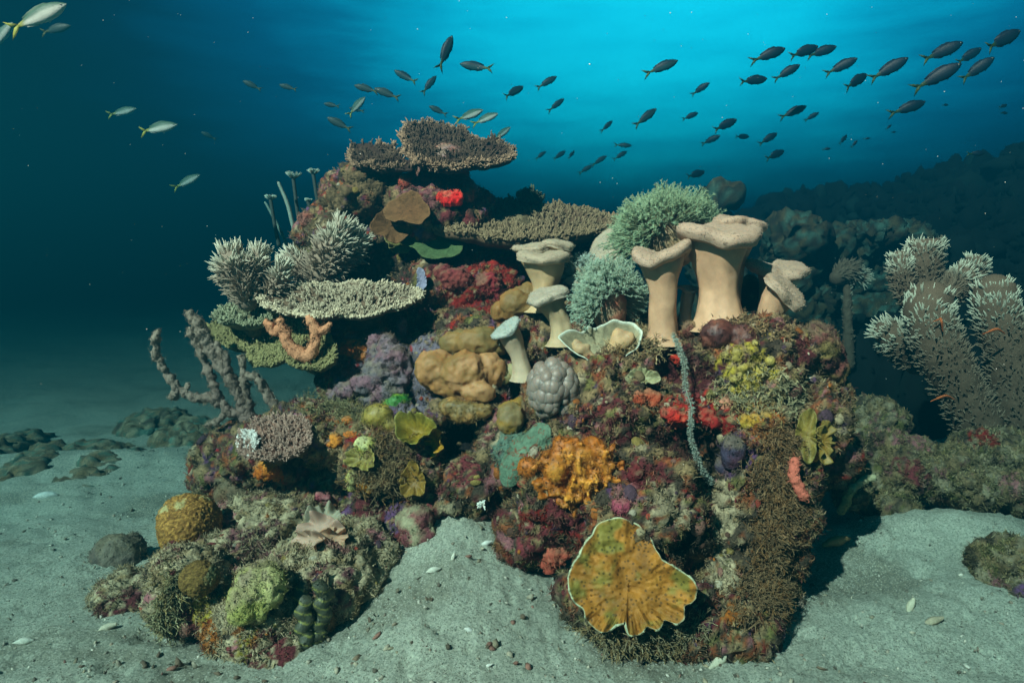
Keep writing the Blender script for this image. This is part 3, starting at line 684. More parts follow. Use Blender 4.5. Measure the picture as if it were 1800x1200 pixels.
def sheet(name, label, cat, poly, d, N, height, thick, colfn, m, nr=26, nt=220, P0=None, parent=None, center=None, group=None, ruffle=0.0, rk=11, jag=0.0, seed=0, onto=None):
    """A leaf, plate or bowl: the outline poly as seen, laid onto the plane N through depth d, dished and frilled, with a real thickness."""
    N = unit(np.array(N, float)); c = np.mean(poly, 0) if center is None else np.array(center, float)
    if P0 is None: P0 = at(c[0], c[1], d)
    pts = np.array([on_plane(x, y, P0, N) for x, y in poly])
    U = unit(np.cross([0.02, 1, 0.1] if abs(N[1]) < .95 else [0, 0, 1], N)); W = np.cross(N, U)
    q = np.stack([(pts - P0) @ U, (pts - P0) @ W], 1)
    th, R = np.arctan2(q[:, 1], q[:, 0]), np.linalg.norm(q, axis=1); o = np.argsort(th); th, R = th[o], R[o]
    A = np.linspace(-np.pi, np.pi, nt, endpoint=False)
    RA = np.interp(A, np.r_[th - 2 * np.pi, th, th + 2 * np.pi], np.r_[R, R, R])
    RA = np.convolve(np.r_[RA[-4:], RA, RA[:4]], np.ones(5) / 5, 'same')[4:-4]
    RA = RA * (1 + jag * np.abs(np.sin(A * rk * .5 + 1.3 * np.sin(A * 3 + seed))) - jag * .5)
    T = np.linspace(0.004, 1, nr) ** 0.8
    tt, aa = np.repeat(T, nt), np.tile(A, nr); rr = tt * np.tile(RA, nr)
    X = P0 + U * (rr * np.cos(aa))[:, None] + W * (rr * np.sin(aa))[:, None]
    h = height(tt, aa, rr) + ruffle * smooth(.35, 1, tt) * (np.sin(aa * rk + 1.3 * np.sin(aa * 3 + seed)) + .5 * np.sin(aa * rk * 1.7 + 2))
    top = X + N * h[:, None]
    F = strip_faces(nt, nr)
    nn = normals(top, F); nn = np.where((nn @ N)[:, None] < 0, -nn, nn)
    bot = top - nn * (thick * (1 - .55 * tt ** 4))[:, None]
    E = strip_faces(nt, nr, off=nt * nr)[:, ::-1]; k = np.arange(nt); kk = (k + 1) % nt
    rim = np.stack([k + nt * (nr - 1), kk + nt * (nr - 1), kk + nt * (2 * nr - 1), k + nt * (2 * nr - 1)], 1)
    hub = np.stack([np.zeros(nt - 2, int), k[1:-1], k[2:]], 1)
    V = np.vstack([top, bot])
    C = colfn(np.r_[tt, tt], np.r_[aa, aa], V)
    o = make_mesh(name, V, [F, E, rim, hub, hub[:, ::-1] + nt * nr], C, m, parent)
    if parent is None: tag(o, label, cat, group)
    return o
def disc(px, py, rx, ry, n=28, wob=0.12, seed=0):
    a = np.linspace(0, 2 * np.pi, n, endpoint=False)
    r = 1 + wob * np.sin(a * 3 + seed) + wob * .6 * np.sin(a * 5 + 2 * seed)
    return [(px + rx * q * math.cos(b), py - ry * q * math.sin(b)) for b, q in zip(a, r)]
# ------------------------------------------------------------------ the mushroom leather corals on top of the right rock
t = leather('tallest mushroom leather coral, thick tan stalk under two overlapping caps', 1.74, (1268, 566), (1262, 412), 39, 70, (.02, -.16, 1), 3, .07, .6, .07, seed=1)
leather('', 1.84, (1272, 562), (1298, 392), 30, 44, (.12, -.1, 1), 3, .12, 2.0, .06, seed=2, t=t)
leather('stout mushroom leather coral with a drooping two lobed cap, left of the tallest', 1.76, (1165, 560), (1164, 452), 28, 58, (-.05, .12, 1), 2, .16, 3.1, .16, seed=3)
leather('grey topped mushroom leather coral with a split cap, right of the tallest', 1.84, (1346, 566), (1366, 474), 17, 52, (.08, -.22, 1), 2, .15, .4, .08, seed=4, lean=-.05)
leather('small mushroom leather coral whose cap tips steeply down to the right', 1.72, (1366, 576), (1381, 512), 21, 42, (.62, -.5, .75), 2, .12, 1.2, .05, seed=5, lean=-.25)
t = leather('pale cream leather coral with three caps stacked above one another', 1.98, (958, 535), (957, 452), 25, 44, (-.02, -.12, 1), 3, .08, .2, .05, seed=6, stalkc=(.52, .36, .20), capc=(.38, .30, .215))
leather('', 2.04, (958, 520), (933, 436), 18, 30, (-.1, -.15, 1), 2, .1, .5, .05, seed=7, t=t, stalkc=(.52, .36, .20), capc=(.38, .30, .215))
leather('', 2.06, (958, 520), (980, 430), 18, 29, (.12, -.15, 1), 2, .1, 1.5, .05, seed=8, t=t, stalkc=(.52, .36, .20), capc=(.38, .30, .215))
leather('small leather coral leaning left below the pale stacked one', 1.90, (985, 566), (962, 519), 20, 36, (-.32, -.25, 1), 3, .08, 2.4, .05, seed=9, lean=.15, stalkc=(.50, .37, .22), capc=(.38, .32, .25))
leather('tiny pale blue leather coral in the shade between the two big stalks', 1.84, (1206, 565), (1210, 508), 11, 19, (.1, -.2, 1), 2, .06, .4, .04, seed=10, stalkc=(.36, .34, .28), capc=(.36, .36, .32))
leather('bent pale bluish leather coral with a round knob beside brown lobes', 1.90, (922, 628), (890, 578), 17, 27, (-.55, -.3, .8), 2, .1, .4, .05, seed=11, lean=-.1, stalkc=(.50, .38, .26), capc=(.38, .40, .36))
leather('smooth beige leather coral fan behind the big feathery coral', 2.15, (1085, 470), (1074, 438), 20, 38, (-.3, -.75, .5), 2, .1, 1.4, .06, seed=12, stalkc=(.40, .33, .23), capc=(.36, .30, .22))
leather('low beige leather coral half hidden behind the lower feathery coral', 2.02, (1030, 520), (1022, 492), 16, 28, (-.1, -.2, 1), 2, .12, .9, .06, seed=13, stalkc=(.40, .32, .24), capc=(.40, .33, .25))

# ------------------------------------------------------------------ feathery soft corals
bushy('big pale green feathery coral on top behind the leather corals', 1168, 405, 2.0, 82, 62, 2200, .02, (.13, .135, .07), (.23, .33, .20), [(.26, .18, .10)], 1)
bushy('lower mint green feathery coral left of the stout leather coral', 1072, 522, 1.82, 54, 60, 1900, .02, (.16, .14, .085), (.27, .36, .27), [(.26, .18, .11), (.3, .1, .06)], 2)
bushy('small feathery tuft between the stacked pale leather coral and the lower one', 1022, 478, 2.08, 30, 26, 170, .025, (.2, .22, .16), (.34, .44, .38), [(.22, .18, .12)], 3)

# ------------------------------------------------------------------ table corals
BR, TIP = (.036, .018, .012), (.095, .062, .04)
P = [(712, 236), (730, 226), (765, 224), (800, 230), (832, 242), (868, 254), (900, 270), (900, 280), (868, 292), (820, 299), (775, 300), (745, 296), (728, 284), (722, 266), (712, 252)]
t = table_coral('dark brown table coral on a pink stalk at the very top of the reef', P, 2.42, (.12, -.50, 1), .035, .032, 1900, BR, TIP, lean=1.0, seed=1, edge=3.0,
    stalk=[(770, 318, 46, 2.44), (765, 345, 60, 2.46), (785, 298, 40, 2.44), (740, 330, 30, 2.42), (812, 345, 32, 2.4)], under=[(.30, .12, .12), (.33, .06, .04), (.24, .16, .17)])
PL = [(618, 258), (636, 252), (660, 258), (684, 272), (706, 280), (735, 288), (725, 298), (690, 297), (655, 288), (625, 272)]
g_ = table_coral('tmp', PL, 2.40, (-.25, -.55, 1), .03, .028, 640, BR, TIP, lean=1.0, seed=2, edge=3.0)
for c in list(g_.children):
    c.parent = t; c.location = Vector(g_.location) - Vector(t.location)
bpy.data.objects.remove(g_)
P = [(735, 390), (800, 366), (880, 358), (960, 364), (1040, 376), (1082, 390), (1074, 408), (1000, 420), (920, 424), (840, 416), (770, 408)]
table_coral('broad dull brown table coral spreading behind the pale leather coral', P, 2.36, (.02, -.34, 1), .06, .028, 2800, (.11, .066, .038), (.24, .175, .10), lean=.9, seed=3, r=.005, stalk=[(900, 440, 60, 2.45)], under=[(.12, .09, .05)], side=.5)
P = [(455, 528), (500, 512), (570, 506), (640, 504), (700, 508), (744, 520), (735, 534), (680, 548), (600, 556), (520, 552), (470, 545)]
table_coral('pale tipped table coral jutting left over the orange finger sponge', P, 2.08, (.0, -.50, 1), .030, .022, 2300, (.15, .095, .06), (.50, .42, .30), lean=1.3, seed=4, r=.0038, edge=.5, stalk=[(640, 575, 36, 2.18)], under=[(.10, .07, .045)], side=.45)
P = [(350, 584), (400, 562), (470, 552), (540, 562), (580, 592), (590, 640), (560, 652), (500, 632), (440, 614), (390, 604)]
table_coral('bushy yellow green coral shelf beneath the pale table coral', P, 2.10, (-.30, -.75, .75), .04, .020, 2600, (.15, .125, .05), (.33, .29, .13), lean=.8, seed=5, r=.0036, stalk=[(560, 610, 45, 2.2)], under=[(.16, .13, .06)], side=.3)
P = [(378, 548), (410, 535), (450, 532), (480, 545), (470, 566), (420, 570), (385, 562)]
table_coral('small loose tuft of grey green coral at the left tip of the reef', P, 2.14, (-.1, -.5, 1), .03, .026, 420, (.18, .17, .10), (.36, .37, .24), lean=1.0, seed=6, stalk=[(450, 572, 22, 2.16)], under=[(.16, .13, .07)])
P = [(424, 782), (440, 752), (480, 740), (520, 742), (545, 758), (540, 785), (500, 806), (450, 806)]
table_coral('low pink staghorn cushion whose left edge is bleached white', P, 1.80, (-.15, -.55, .9), .03, .026, 900, (.26, .13, .095), (.46, .30, .24), lean=.9, seed=7, r=.0026, up=(-.1, -.5, 1), stalk=[(490, 790, 26, 1.86)], under=[(.25, .18, .12)], group='staghorn cushions', name='staghorn_coral', cat='staghorn coral')
P = disc(436, 778, 15, 22, 16, .05)
table_coral('bleached white staghorn tuft on the left edge of the pink cushion', P, 1.78, (-.35, -.6, .8), .02, .018, 170, (.5, .45, .4), (.85, .82, .78), lean=.9, seed=8, r=.0026, up=(-.6, -.5, .8), group='staghorn cushions', name='staghorn_coral', cat='staghorn coral')
P = [(915, 345), (922, 334), (935, 333), (945, 342), (940, 358), (922, 358)]
table_coral('little dark coral sprig standing on the far edge of the broad table coral', P, 2.62, (0, -.5, 1), .02, .02, 90, (.05, .05, .035), (.12, .14, .08), seed=9, group='staghorn cushions', name='staghorn_coral', cat='staghorn coral')

# ------------------------------------------------------------------ thorny sponges
TH0, TH1 = (.125, .078, .05), (.56, .54, .42)
def thorny(label, tubes, group, m=M_HARD):
    t = thing('thorny_sponge', tubes[0][0][0], label, 'sponge', group)
    for k, (pts, rad, n, sl, hol) in enumerate(tubes):
        g = Geo(); spiky(g, pts, [q * (1.04 if 'right' in group else 1) for q in rad], n, sl * (1.14 if 'right' in group else 1), *((TH0, TH1) if 'right' in group else ((.27, .20, .15), (.62, .60, .48))), seed=k + len(label), hollow=hol, upbias=1.0 if 'right' in group else .5)
        g.make('tube' if hol else 'clump', m, t)
    return t
A = lambda L, d: [at(x, y, d + (q[0] if q else 0)) for x, y, *q in L]
grp = 'white thorned sponges on the left tip of the reef'
thorny('white thorned sponge clump at the left edge above the yellow green shelf', [
    (A([(435, 530), (425, 495), (412, 470), (408, 455)], 2.10), [.03, .045, .055, .035], 420, .030, False), (A([(470, 530), (486, 500), (494, 475)], 2.12), [.02, .028, .018], 170, .026, False), (A([(430, 500), (450, 470), (455, 452)], 2.12), [.03, .03, .02], 160, .028, False)], grp)
thorny('tall white thorned sponge clump with upswept spines behind the pale table coral', [
    (A([(560, 515), (570, 480), (585, 440), (600, 410)], 2.26), [.035, .05, .05, .03], 440, .036, False), (A([(545, 500), (530, 470), (515, 455)], 2.28), [.03, .03, .02], 160, .026, False), (A([(590, 470), (615, 445), (628, 425)], 2.30), [.03, .03, .02], 180, .034, False)], grp)
grp = 'thorny tube sponges on the right'
t1 = [(A([(1718, 745), (1690, 690), (1655, 620), (1632, 550), (1634, 530)], 2.38), [.075, .07, .078, .075, .070], 1100, .021, True)]
thorny('large leaning thorny tube sponge with a wide pale mouth and orange brittle stars', t1, grp)
thorny('thorny tube sponge cut off by the right edge with a dark open mouth', [(A([(1790, 740), (1775, 640), (1752, 545), (1748, 515)], 2.40), [.07, .07, .068, .064], 900, .021, True)], grp)
thorny('upper pair of joined thorny tube sponges, the left tube smaller', [(A([(1612, 560), (1620, 500), (1626, 430), (1627, 424)], 2.55), [.05, .055, .058, .055], 650, .021, True), (A([(1600, 530), (1588, 500), (1582, 458)], 2.50), [.03, .035, .034], 280, .018, True)], grp)
thorny('squat pair of thorny tubes just right of the upper tall pair', [(A([(1660, 525), (1682, 500), (1694, 488)], 2.5), [.04, .045, .045], 300, .02, True), (A([(1690, 500), (1708, 478), (1714, 466)], 2.62), [.035, .042, .04], 240, .02, True)], grp)
thorny('dim greenish thorny clump in the shade left of the large leaning tube', [(A([(1610, 640), (1580, 600), (1562, 585)], 2.55), [.04, .06, .05], 340, .022, False)], grp)
thorny('faint small feathery tuft on the dark slope left of the upper pair', [(A([(1472, 488), (1490, 478), (1508, 484)], 3.6), [.04, .06, .04], 170, .028, False), (A([(1492, 640), (1490, 560), (1490, 490)], 3.6), [.03, .022, .02], 40, .015, False)], grp)
bl = Geo()
for k, (x, y, dx, dy) in enumerate(((1653, 560, 4, 22), (1648, 700, 30, 2), (1740, 582, 26, 4))):
    h = at(x, y, 2.28)
    g = Geo()
    tube(g, [h, at(x + dx * .5, y + dy * .5 - 6, 2.27), at(x + dx, y + dy, 2.285)], [.0045, .004, .002], (.42, .10, .03), sides=7)
    tube(g, [h, at(x - 12, y + 5, 2.28)], [.003, .0015], (.42, .10, .03), sides=6)
    tag(g.make('brittle_star', M_HARD), ('orange brittle star arm curled just below the wide pale mouth', 'orange brittle star low on the leaning thorny tube', 'orange brittle star across the right hand thorny tube')[k], 'brittle star', 'orange brittle stars on thorny tubes')

# ------------------------------------------------------------------ branching grey sponge on the left
g = thing('branching_sponge', at(420, 740, 2.02), 'grey finger sponge branching out over the open sand at left', 'branching sponge')
for pts, rad in (
    ([(436, 742), (400, 718), (372, 700), (340, 697), (312, 680), (292, 655), (276, 630), (273, 600), (277, 585)], [.017, .015, .014, .012, .011, .011, .010, .010, .012]),
    ([(312, 682), (304, 697)], [.010, .012]), ([(322, 690), (331, 676)], [.008, .006]),
    ([(400, 718), (384, 738), (365, 746)], [.012, .011, .010]),
    ([(385, 708), (378, 680), (362, 645), (348, 610), (334, 580)], [.012, .012, .012, .011, .010]),
    ([(436, 735), (422, 700), (398, 655), (370, 615), (350, 570), (334, 552)], [.021, .018, .019, .018, .017, .013]),
    ([(400, 655), (394, 630), (380, 605)], [.015, .013, .010]),
    ([(440, 740), (434, 700), (428, 660), (424, 628)], [.017, .013, .011, .008]),
    ([(486, 748), (484, 720), (470, 695), (455, 668), (436, 658)], [.015, .014, .013, .012, .011])):
    q = Geo(); tube(q, A(pts, 2.02), rad, (.19, .13, .11), (.27, .21, .165), sides=14, step=.005, amp=.013, nscale=80, seed=int(pts[0][0]))
    q.make('branch', M_SPONGE, g)
# sea whips and pale disc stalks behind the left shoulder
g = Geo()
tube(g, A([(532, 455), (516, 400), (506, 360), (490, 322)], 2.65), [.008, .008, .008, .006], (.20, .27, .23), sides=8)
tag(g.make('sea_whip', M_POLYP), 'tall thin pale sea whip rising behind the left shoulder of the reef', 'sea whip', 'sea whips')
g = Geo()
tube(g, A([(505, 430), (485, 390), (470, 362), (466, 356)], 2.75), [.006, .006, .005, .004], (.12, .2, .18), sides=8)
tag(g.make('sea_whip', M_POLYP), 'fainter short sea whip, left of the tall one', 'sea whip', 'sea whips')
for k, (x, y, r, y2, lab) in enumerate(((476, 349, 11, 430, 'leftmost pale rimmed tube worm fan above the sea whips'), (516, 312, 14, 420, 'pale rimmed tube worm fan just right of the tall sea whip tip'), (551, 304, 11, 390, 'topmost tube worm fan beside the dark knob of rock'), (542, 352, 7, 400, 'smallest pale tube worm fan low beside the rock'))):
    t = thing('tube_worm', at(x + 12, y2, 2.72), lab, 'tube worm', 'tube worm fans behind the left shoulder')
    q = Geo(); tube(q, A([(x + 14, y2), (x + 6, (y + y2) / 2), (x, y + 4)], 2.72), [.008, .007, .007], (.04, .055, .05), sides=8); q.make('stalk', M_HARD, t)
    q = Geo(); n = 70; a = rng.uniform(0, 2 * np.pi, n); D = unit(np.stack([np.cos(a), np.sin(a), np.full(n, .55)], 1) + rng.normal(0, .12, (n, 3)))
    cones(q, np.repeat([at(x, y + 3, 2.72)], n, 0), D, S(r, 2.72) * rng.uniform(.85, 1.1, n), .002, .0012, (.08, .13, .12), (.36, .48, .42), bend=.25, bendv=np.array([0, 0, 1.0]))
    q.make('fan', M_POLYP, t)
# ------------------------------------------------------------------ plates, bowls and lobes on the rock faces
RIM = np.array((.42, .44, .29))
PLATE = [(1068, 913), (1090, 909), (1112, 918), (1138, 935), (1150, 962), (1163, 985), (1190, 1000), (1215, 1018), (1224, 1032), (1222, 1055), (1200, 1063), (1204, 1085), (1190, 1098), (1170, 1088), (1155, 1105), (1135, 1098), (1122, 1116),
         (1102, 1112), (1100, 1088), (1078, 1096), (1070, 1110), (1048, 1106), (1030, 1088), (1026, 1068), (1010, 1058), (1002, 1040), (998, 1018), (1008, 990), (1020, 975), (1024, 960), (1042, 940), (1050, 920)]
def plate_c(t, a, V):
    n = fbm(V * 26, 4, 5); c = np.array((.32, .125, .016)) * (1 + .55 * n)[:, None]
    g = .8 * smooth(-.05, .3, fbm(V * 19, 3, 8) - .3 * np.abs(t - .35))[:, None]; c = c * (1 - g) + np.array((.17, .16, .03)) * g
    q = smooth(.978, .996, t)[:, None]; return c * (1 - q) + RIM * q
P_, n_ = hit(1105, 1025, ['right'])
P_ = at(1105, 1030, P_[1] - .035)
t = thing('plate_coral', P_, 'big golden plate coral with a pale scalloped rim near the sand', 'plate coral')
lump('foot', None, None, [(P_ + np.array([.0, .075, .0]), (.04, .045, .04))], [DBROWN, MAROON], M_SPONGE, parent=t)
sheet('plate', None, None, PLATE, 0, (-.10, -.92, .38),
      lambda t, a, r: .022 * t ** 2 - .010 + .010 * np.sin(a * 3 + 1) * t + .022 * fbm(np.stack([r * np.cos(a) * 22, r * np.sin(a) * 22, 0 * r], 1), 4, 4) + .015 * smooth(.5, 1, t) * smooth(.1, -.5, np.sin(a)) * 1.9 * fbm(np.stack([np.cos(a) * 5.5, np.sin(a) * 5.5, t * 1.2], 1), 3, 9), .012, plate_c, M_PLATE, P0=P_, parent=t, nt=320, nr=44, ruffle=.0015, rk=23, center=(1092, 985))
# fire orange ruffled coral
P0, n0 = hit(1018, 832, ['right']); bl = []; ex = Geo()
for q in range(26):
    x, y = 1018 + rng.normal(0, 34), 832 + rng.normal(0, 25); bl.append((at(x, y, P0[1] + .0 + .01 * rng.normal()), S(rng.uniform(14, 24), P0[1])))
n = 170; a = rng.uniform(0, 2 * np.pi, n); q = np.sqrt(rng.uniform(0, 1, n))
B = np.array([at(1018 + 74 * i * math.cos(b), 832 - 52 * i * math.sin(b), P0[1] - .012 * (1 - i)) for i, b in zip(q, a)])
D = unit(np.stack([np.cos(a) * q * 1.1, -np.ones(n) * .9, np.sin(a) * q * 1.1 + .3], 1) + rng.normal(0, .3, (n, 3)))
cones(ex, B, D, rng.uniform(.018, .04, n), rng.uniform(.006, .011, n), rng.uniform(.004, .007, n), (0, 0, 0), (0, 0, 0), bend=.2, segs=3, sides=8)
def fire_c(V):
    w = smooth(P0[1] - .02, P0[1] - .045, V[:, 1])[:, None]
    return (np.array((.36, .10, .008)) * (1 - w) + np.array((.62, .25, .03)) * w) * (1 + .25 * fbm(V * 40, 3, 3))[:, None]
lump('ruffled_coral', 'bright orange knobbly coral above the golden plate coral', 'coral', bl, None, M_SLICK, voxel=.0042, colfn=fire_c, extra=ex, specs=((60, .004, 'fbm'), (130, .002, 'fbm')), smooth_it=2)
# bowl coral with its contents
BOWL = [(980, 603), (995, 592), (1020, 588), (1060, 582), (1095, 580), (1112, 582), (1127, 598), (1120, 618), (1095, 634), (1070, 642), (1045, 648), (1020, 640), (1000, 622)]
t = thing('bowl_coral', at(1055, 640, 1.74), 'thin cream bowl coral with a wavy rim, below the feathery corals', 'bowl coral')
def bowl_c(tt, a, V):
    q = smooth(.93, .97, tt)[:, None]; return np.array((.30, .27, .17)) * (1 + .35 * fbm(V * 60, 3, 2))[:, None] * (1 - q) + np.array((.52, .56, .46)) * q
sheet('bowl', None, None, BOWL, 1.74, (-.05, -.72, .70), lambda tt, a, r: .055 * tt ** 2 - .03 + .012 * np.sin(2 * a + .5) * tt, .005, bowl_c, M_HARD, parent=t, ruffle=.005, rk=7)
lump('ridge', None, None, [(at(1090 + dx, 602 + dy, 1.72), S(r, 1.72)) for dx, dy, r in ((0, 0, 17), (14, -8, 13), (-10, 10, 12), (-2, -14, 12))], [(.52, .33, .17), (.42, .27, .15)], M_SOFT, parent=t)
lump('ridge', None, None, [(at(1020 + dx, 612 + dy, 1.71), S(r, 1.71)) for dx, dy, r in ((0, 0, 11), (9, 8, 9), (17, 14, 9), (-7, -8, 9), (12, -2, 7), (22, 20, 7))], [(.50, .34, .18), (.40, .27, .15)], M_SOFT, parent=t)
# bubble coral
P0, n0 = hit(972, 683); P0 = P0 - np.array([0, .01, 0]); g = Geo(); V0, F0 = ico(3); m = 150
for i in range(m):
    v = unit(rng.normal(size=3)); v = v * np.array([1, -1 if v[1] > .3 else 1, 1]); c = P0 + v * np.array([S(36, P0[1]), .045, S(44, P0[1])])
    if v[1] < .35: g.add(V0 * rng.uniform(.009, .0205) * np.array([1, 1, 1.15]) + c, F0, np.array((.24, .185, .155)) * rng.uniform(.8, 1.15))
tag(g.make('bubble_coral', mat('bubble', rough=.45, mottle=.1, bump=.05, sss=.4, spec=.4)), 'grey bubble coral, a mound of smooth round vesicles', 'bubble coral')
# brown lobed corals
BC = [(.36, .165, .055), (.25, .13, .04), (.42, .21, .09)]
BS = ((16, .014, 'fbm'), (34, .006, 'ridge'))
pxlump('lobed_coral', 'largest folded tan brown coral in the middle of the reef', 'lobed coral', [(780, 655, 36, 34), (820, 650, 40, 38), (860, 655, 30, 34), (800, 685, 44, 20), (845, 690, 30, 18), (765, 640, 20, 16)], BC, M_SOFT, specs=BS, seed=3, group='lobed brown corals', smooth_it=9, sink=.25)
pxlump('lobed_coral', 'olive brown folded coral just above the largest tan one', 'lobed coral', [(800, 605, 32, 24), (840, 595, 36, 24), (865, 600, 22, 20), (780, 622, 22, 12)], [(.25, .14, .045), (.18, .12, .04)], M_SOFT, specs=BS, seed=4, group='lobed brown corals', smooth_it=9, sink=.25)
pxlump('lobed_coral', 'glossy brown folded coral hanging over the dark hollow', 'lobed coral', [(795, 718, 26, 18), (825, 716, 30, 22), (852, 720, 18, 15)], [(.34, .17, .05), (.19, .12, .04)], M_SLICK, specs=BS, seed=5, group='lobed brown corals', smooth_it=9, sink=.15)
pxlump('lobed_coral', 'brown folded coral at the foot of the stacked pale leather coral', 'lobed coral', [(905, 535, 30, 24), (885, 550, 18, 18), (935, 550, 26, 14), (925, 522, 22, 20), (915, 542, 30, 22), (900, 548, 24, 20)], [(.28, .135, .04), (.19, .11, .035)], M_SOFT, specs=BS, seed=6, group='lobed brown corals', smooth_it=9, sink=.2)
pxlump('lobed_coral', 'yellowish brown egg shaped coral lobe left of the bubble coral', 'lobed coral', [(900, 742, 27, 28), (912, 722, 16, 14)], [(.27, .15, .025), (.2, .14, .06)], M_SOFT, specs=BS, seed=7, group='lobed brown corals', smooth_it=9, sink=.2)
pxlump('lobed_coral', 'short olive lobe between the tan coral and the bubble coral', 'lobed coral', [(880, 668, 18, 12), (896, 655, 14, 11)], [(.24, .19, .07), (.34, .30, .16)], M_SOFT, specs=BS, seed=8, group='lobed brown corals', smooth_it=9, sink=.2)
# tunicates and cups
def tun_c(V):
    w = smooth(-.2, .3, fbm(V * 45, 3, 2))[:, None]; return np.array((.045, .20, .03)) * (1 - w) + np.array((.20, .28, .025)) * w
pxlump('sea_squirt', 'vivid green rounded sea squirt in the middle of the reef', 'sea squirt', [(695, 706, 25, 22), (700, 700, 18, 16)], None, M_SLICK, colfn=tun_c, sink=.1, specs=((30, .004, 'fbm'),))
pxlump('sea_squirt', 'mustard yellow sea squirt just below the green one', 'sea squirt', [(672, 740, 29, 24), (685, 750, 18, 14)], [(.28, .20, .03), (.20, .16, .045), (.34, .25, .09)], M_SLICK, sink=.1, specs=((30, .005, 'fbm'), (80, .003, 'fbm')))
def cup(label, px, py, r, d, N, c0, c1, deep=.03, seed=0, frill=.006, m=M_SLICK, name='cup_sponge', cat='cup sponge', group='amber cups and leaves', wob=.14, rk=9):
    f = lambda t, a, V: .75 * (np.array(c0) * (1 - t[:, None] ** 2) + np.array(c1) * t[:, None] ** 2) * (1 + .25 * fbm(V * 50, 3, seed))[:, None]
    return sheet(name, label, cat, disc(px, py, r[0], r[1], seed=seed, wob=wob), d, N, lambda t, a, rr: deep * t ** 2, .004, f, m, nr=16, nt=90, ruffle=frill, rk=rk, group=group, seed=seed)
dz = lambda px, py, off=.02: hit(px, py)[0][1] - off
cup('amber cup sponge with an upright frilled wall', 735, 762, (34, 26), dz(735, 762, .03), (-.2, -.75, .6), (.30, .19, .012), (.26, .23, .04), .045, 1)
cup('deep orange amber leaf right of the frilled amber cup', 765, 775, (14, 30), dz(762, 775, .03), (-.7, -.6, .2), (.50, .24, .012), (.42, .22, .02), .01, 2)
cup('brownish amber leaf hanging low under the frilled amber cup', 728, 845, (22, 30), dz(728, 845, .015), (-.1, -.9, .3), (.26, .13, .015), (.33, .2, .04), .02, 3)
cup('pale amber leaf left of the tangled brown weed', 640, 805, (26, 22), dz(640, 805, .015), (-.3, -.85, .4), (.32, .24, .05), (.40, .32, .09), .02, 4)
cup('long olive yellow leaf drooping on the right flank of the reef', 1418, 765, (17, 50), dz(1405, 765, .03), (-.3, -.9, .2), (.30, .20, .035), (.24, .19, .045), .012, 5)
cup('ochre leaf curling beside the long olive one', 1445, 775, (12, 40), dz(1412, 775, .02), (.5, -.8, .2), (.34, .19, .03), (.26, .18, .04), .012, 6)
cup('brown leaf sticking out at the right corner of the reef', 1470, 790, (18, 16), 1.78, (-.2, -.85, .5), (.20, .10, .03), (.24, .15, .05), .012, 7)
cup('slim dark weed blade slanting over the right corner of the reef', 1452, 742, (26, 9), 1.78, (-.3, -.6, .7), (.11, .10, .04), (.15, .14, .05), .01, 8)
cup('pale greenish leaf lying across the dark rock below the bowl coral', 1130, 665, (32, 13), dz(1130, 665, .015), (-.2, -.8, .5), (.30, .29, .14), (.38, .36, .20), .012, 9)
cup('wide brown leaf sponge under the pink stalk near the top', 722, 372, (40, 26), dz(722, 372, .02), (-.4, -.8, .4), (.16, .07, .025), (.20, .10, .04), .02, 10, m=M_SPONGE, frill=.003)
cup('second brown leaf sponge lower left of the wide one near the top', 690, 398, (34, 30), dz(690, 398, .02), (.1, -.9, .3), (.13, .06, .02), (.19, .09, .035), .02, 11, m=M_SPONGE, frill=.003)
cup('flat dull green sheet under the broad brown table coral', 768, 425, (58, 30), dz(768, 425, .02), (-.1, -.8, .6), (.06, .12, .045), (.08, .13, .05), .01, 12, m=M_SPONGE, frill=.0015)
cup('mottled yellow leaf left of the flat green sheet', 705, 430, (28, 18), dz(705, 430, .02), (.2, -.85, .4), (.22, .20, .06), (.28, .25, .09), .02, 13, m=M_SPONGE, frill=.003)
def teal_c(t, a, V):
    c = np.broadcast_to(np.array((.11, .18, .12)), (len(V), 3)).copy(); k = np.abs(fbm(V * 42, 3, 4)) < .045; c[k] = (.16, .06, .03); return c * (1 + .2 * fbm(V * 60, 2, 1))[:, None]
sheet('encrusting_sponge', 'sea green crust with thin reddish squiggles left of the orange coral', 'sponge', [(872, 850), (872, 815), (885, 785), (915, 760), (945, 738), (960, 745), (962, 780), (940, 810), (915, 830), (890, 856)], dz(915, 800, .012), (-.35, -.85, .35),
      lambda t, a, r: -.03 * t ** 2, .01, teal_c, M_SPONGE, ruffle=.004)
# finger sponges
g = Geo(); d = 1.98
for pts, r in (([(470, 566), (482, 582), (495, 578), (505, 600), (520, 618), (540, 626), (552, 612), (556, 590), (554, 575), (543, 560)], [.012, .014, .017, .017, .018, .018, .016, .015, .015, .012]), ([(495, 580), (492, 566)], [.014, .012]), ([(555, 590), (570, 578), (579, 570)], [.014, .013, .009])):
    tube(g, A(pts, d), r, (.60, .25, .13), (.62, .28, .15), sides=18, step=.004, amp=.008, nscale=60, seed=2)
V = np.concatenate(g.V)
tag(g.make('finger_sponge', M_SPONGE), 'peach orange finger sponge in a U shape under the pale table coral', 'finger sponge')
g = Geo(); tube(g, A([(1398, 812), (1396, 830), (1400, 846), (1405, 860), (1414, 872)], dz(1396, 840, .03)), [.012, .012, .013, .012, .011], (.60, .15, .10), sides=14, step=.003, amp=.006, nscale=90)
tag(g.make('finger_sponge', M_SPONGE), 'coral pink finger sponge hanging on the right flank over the sand', 'finger sponge')
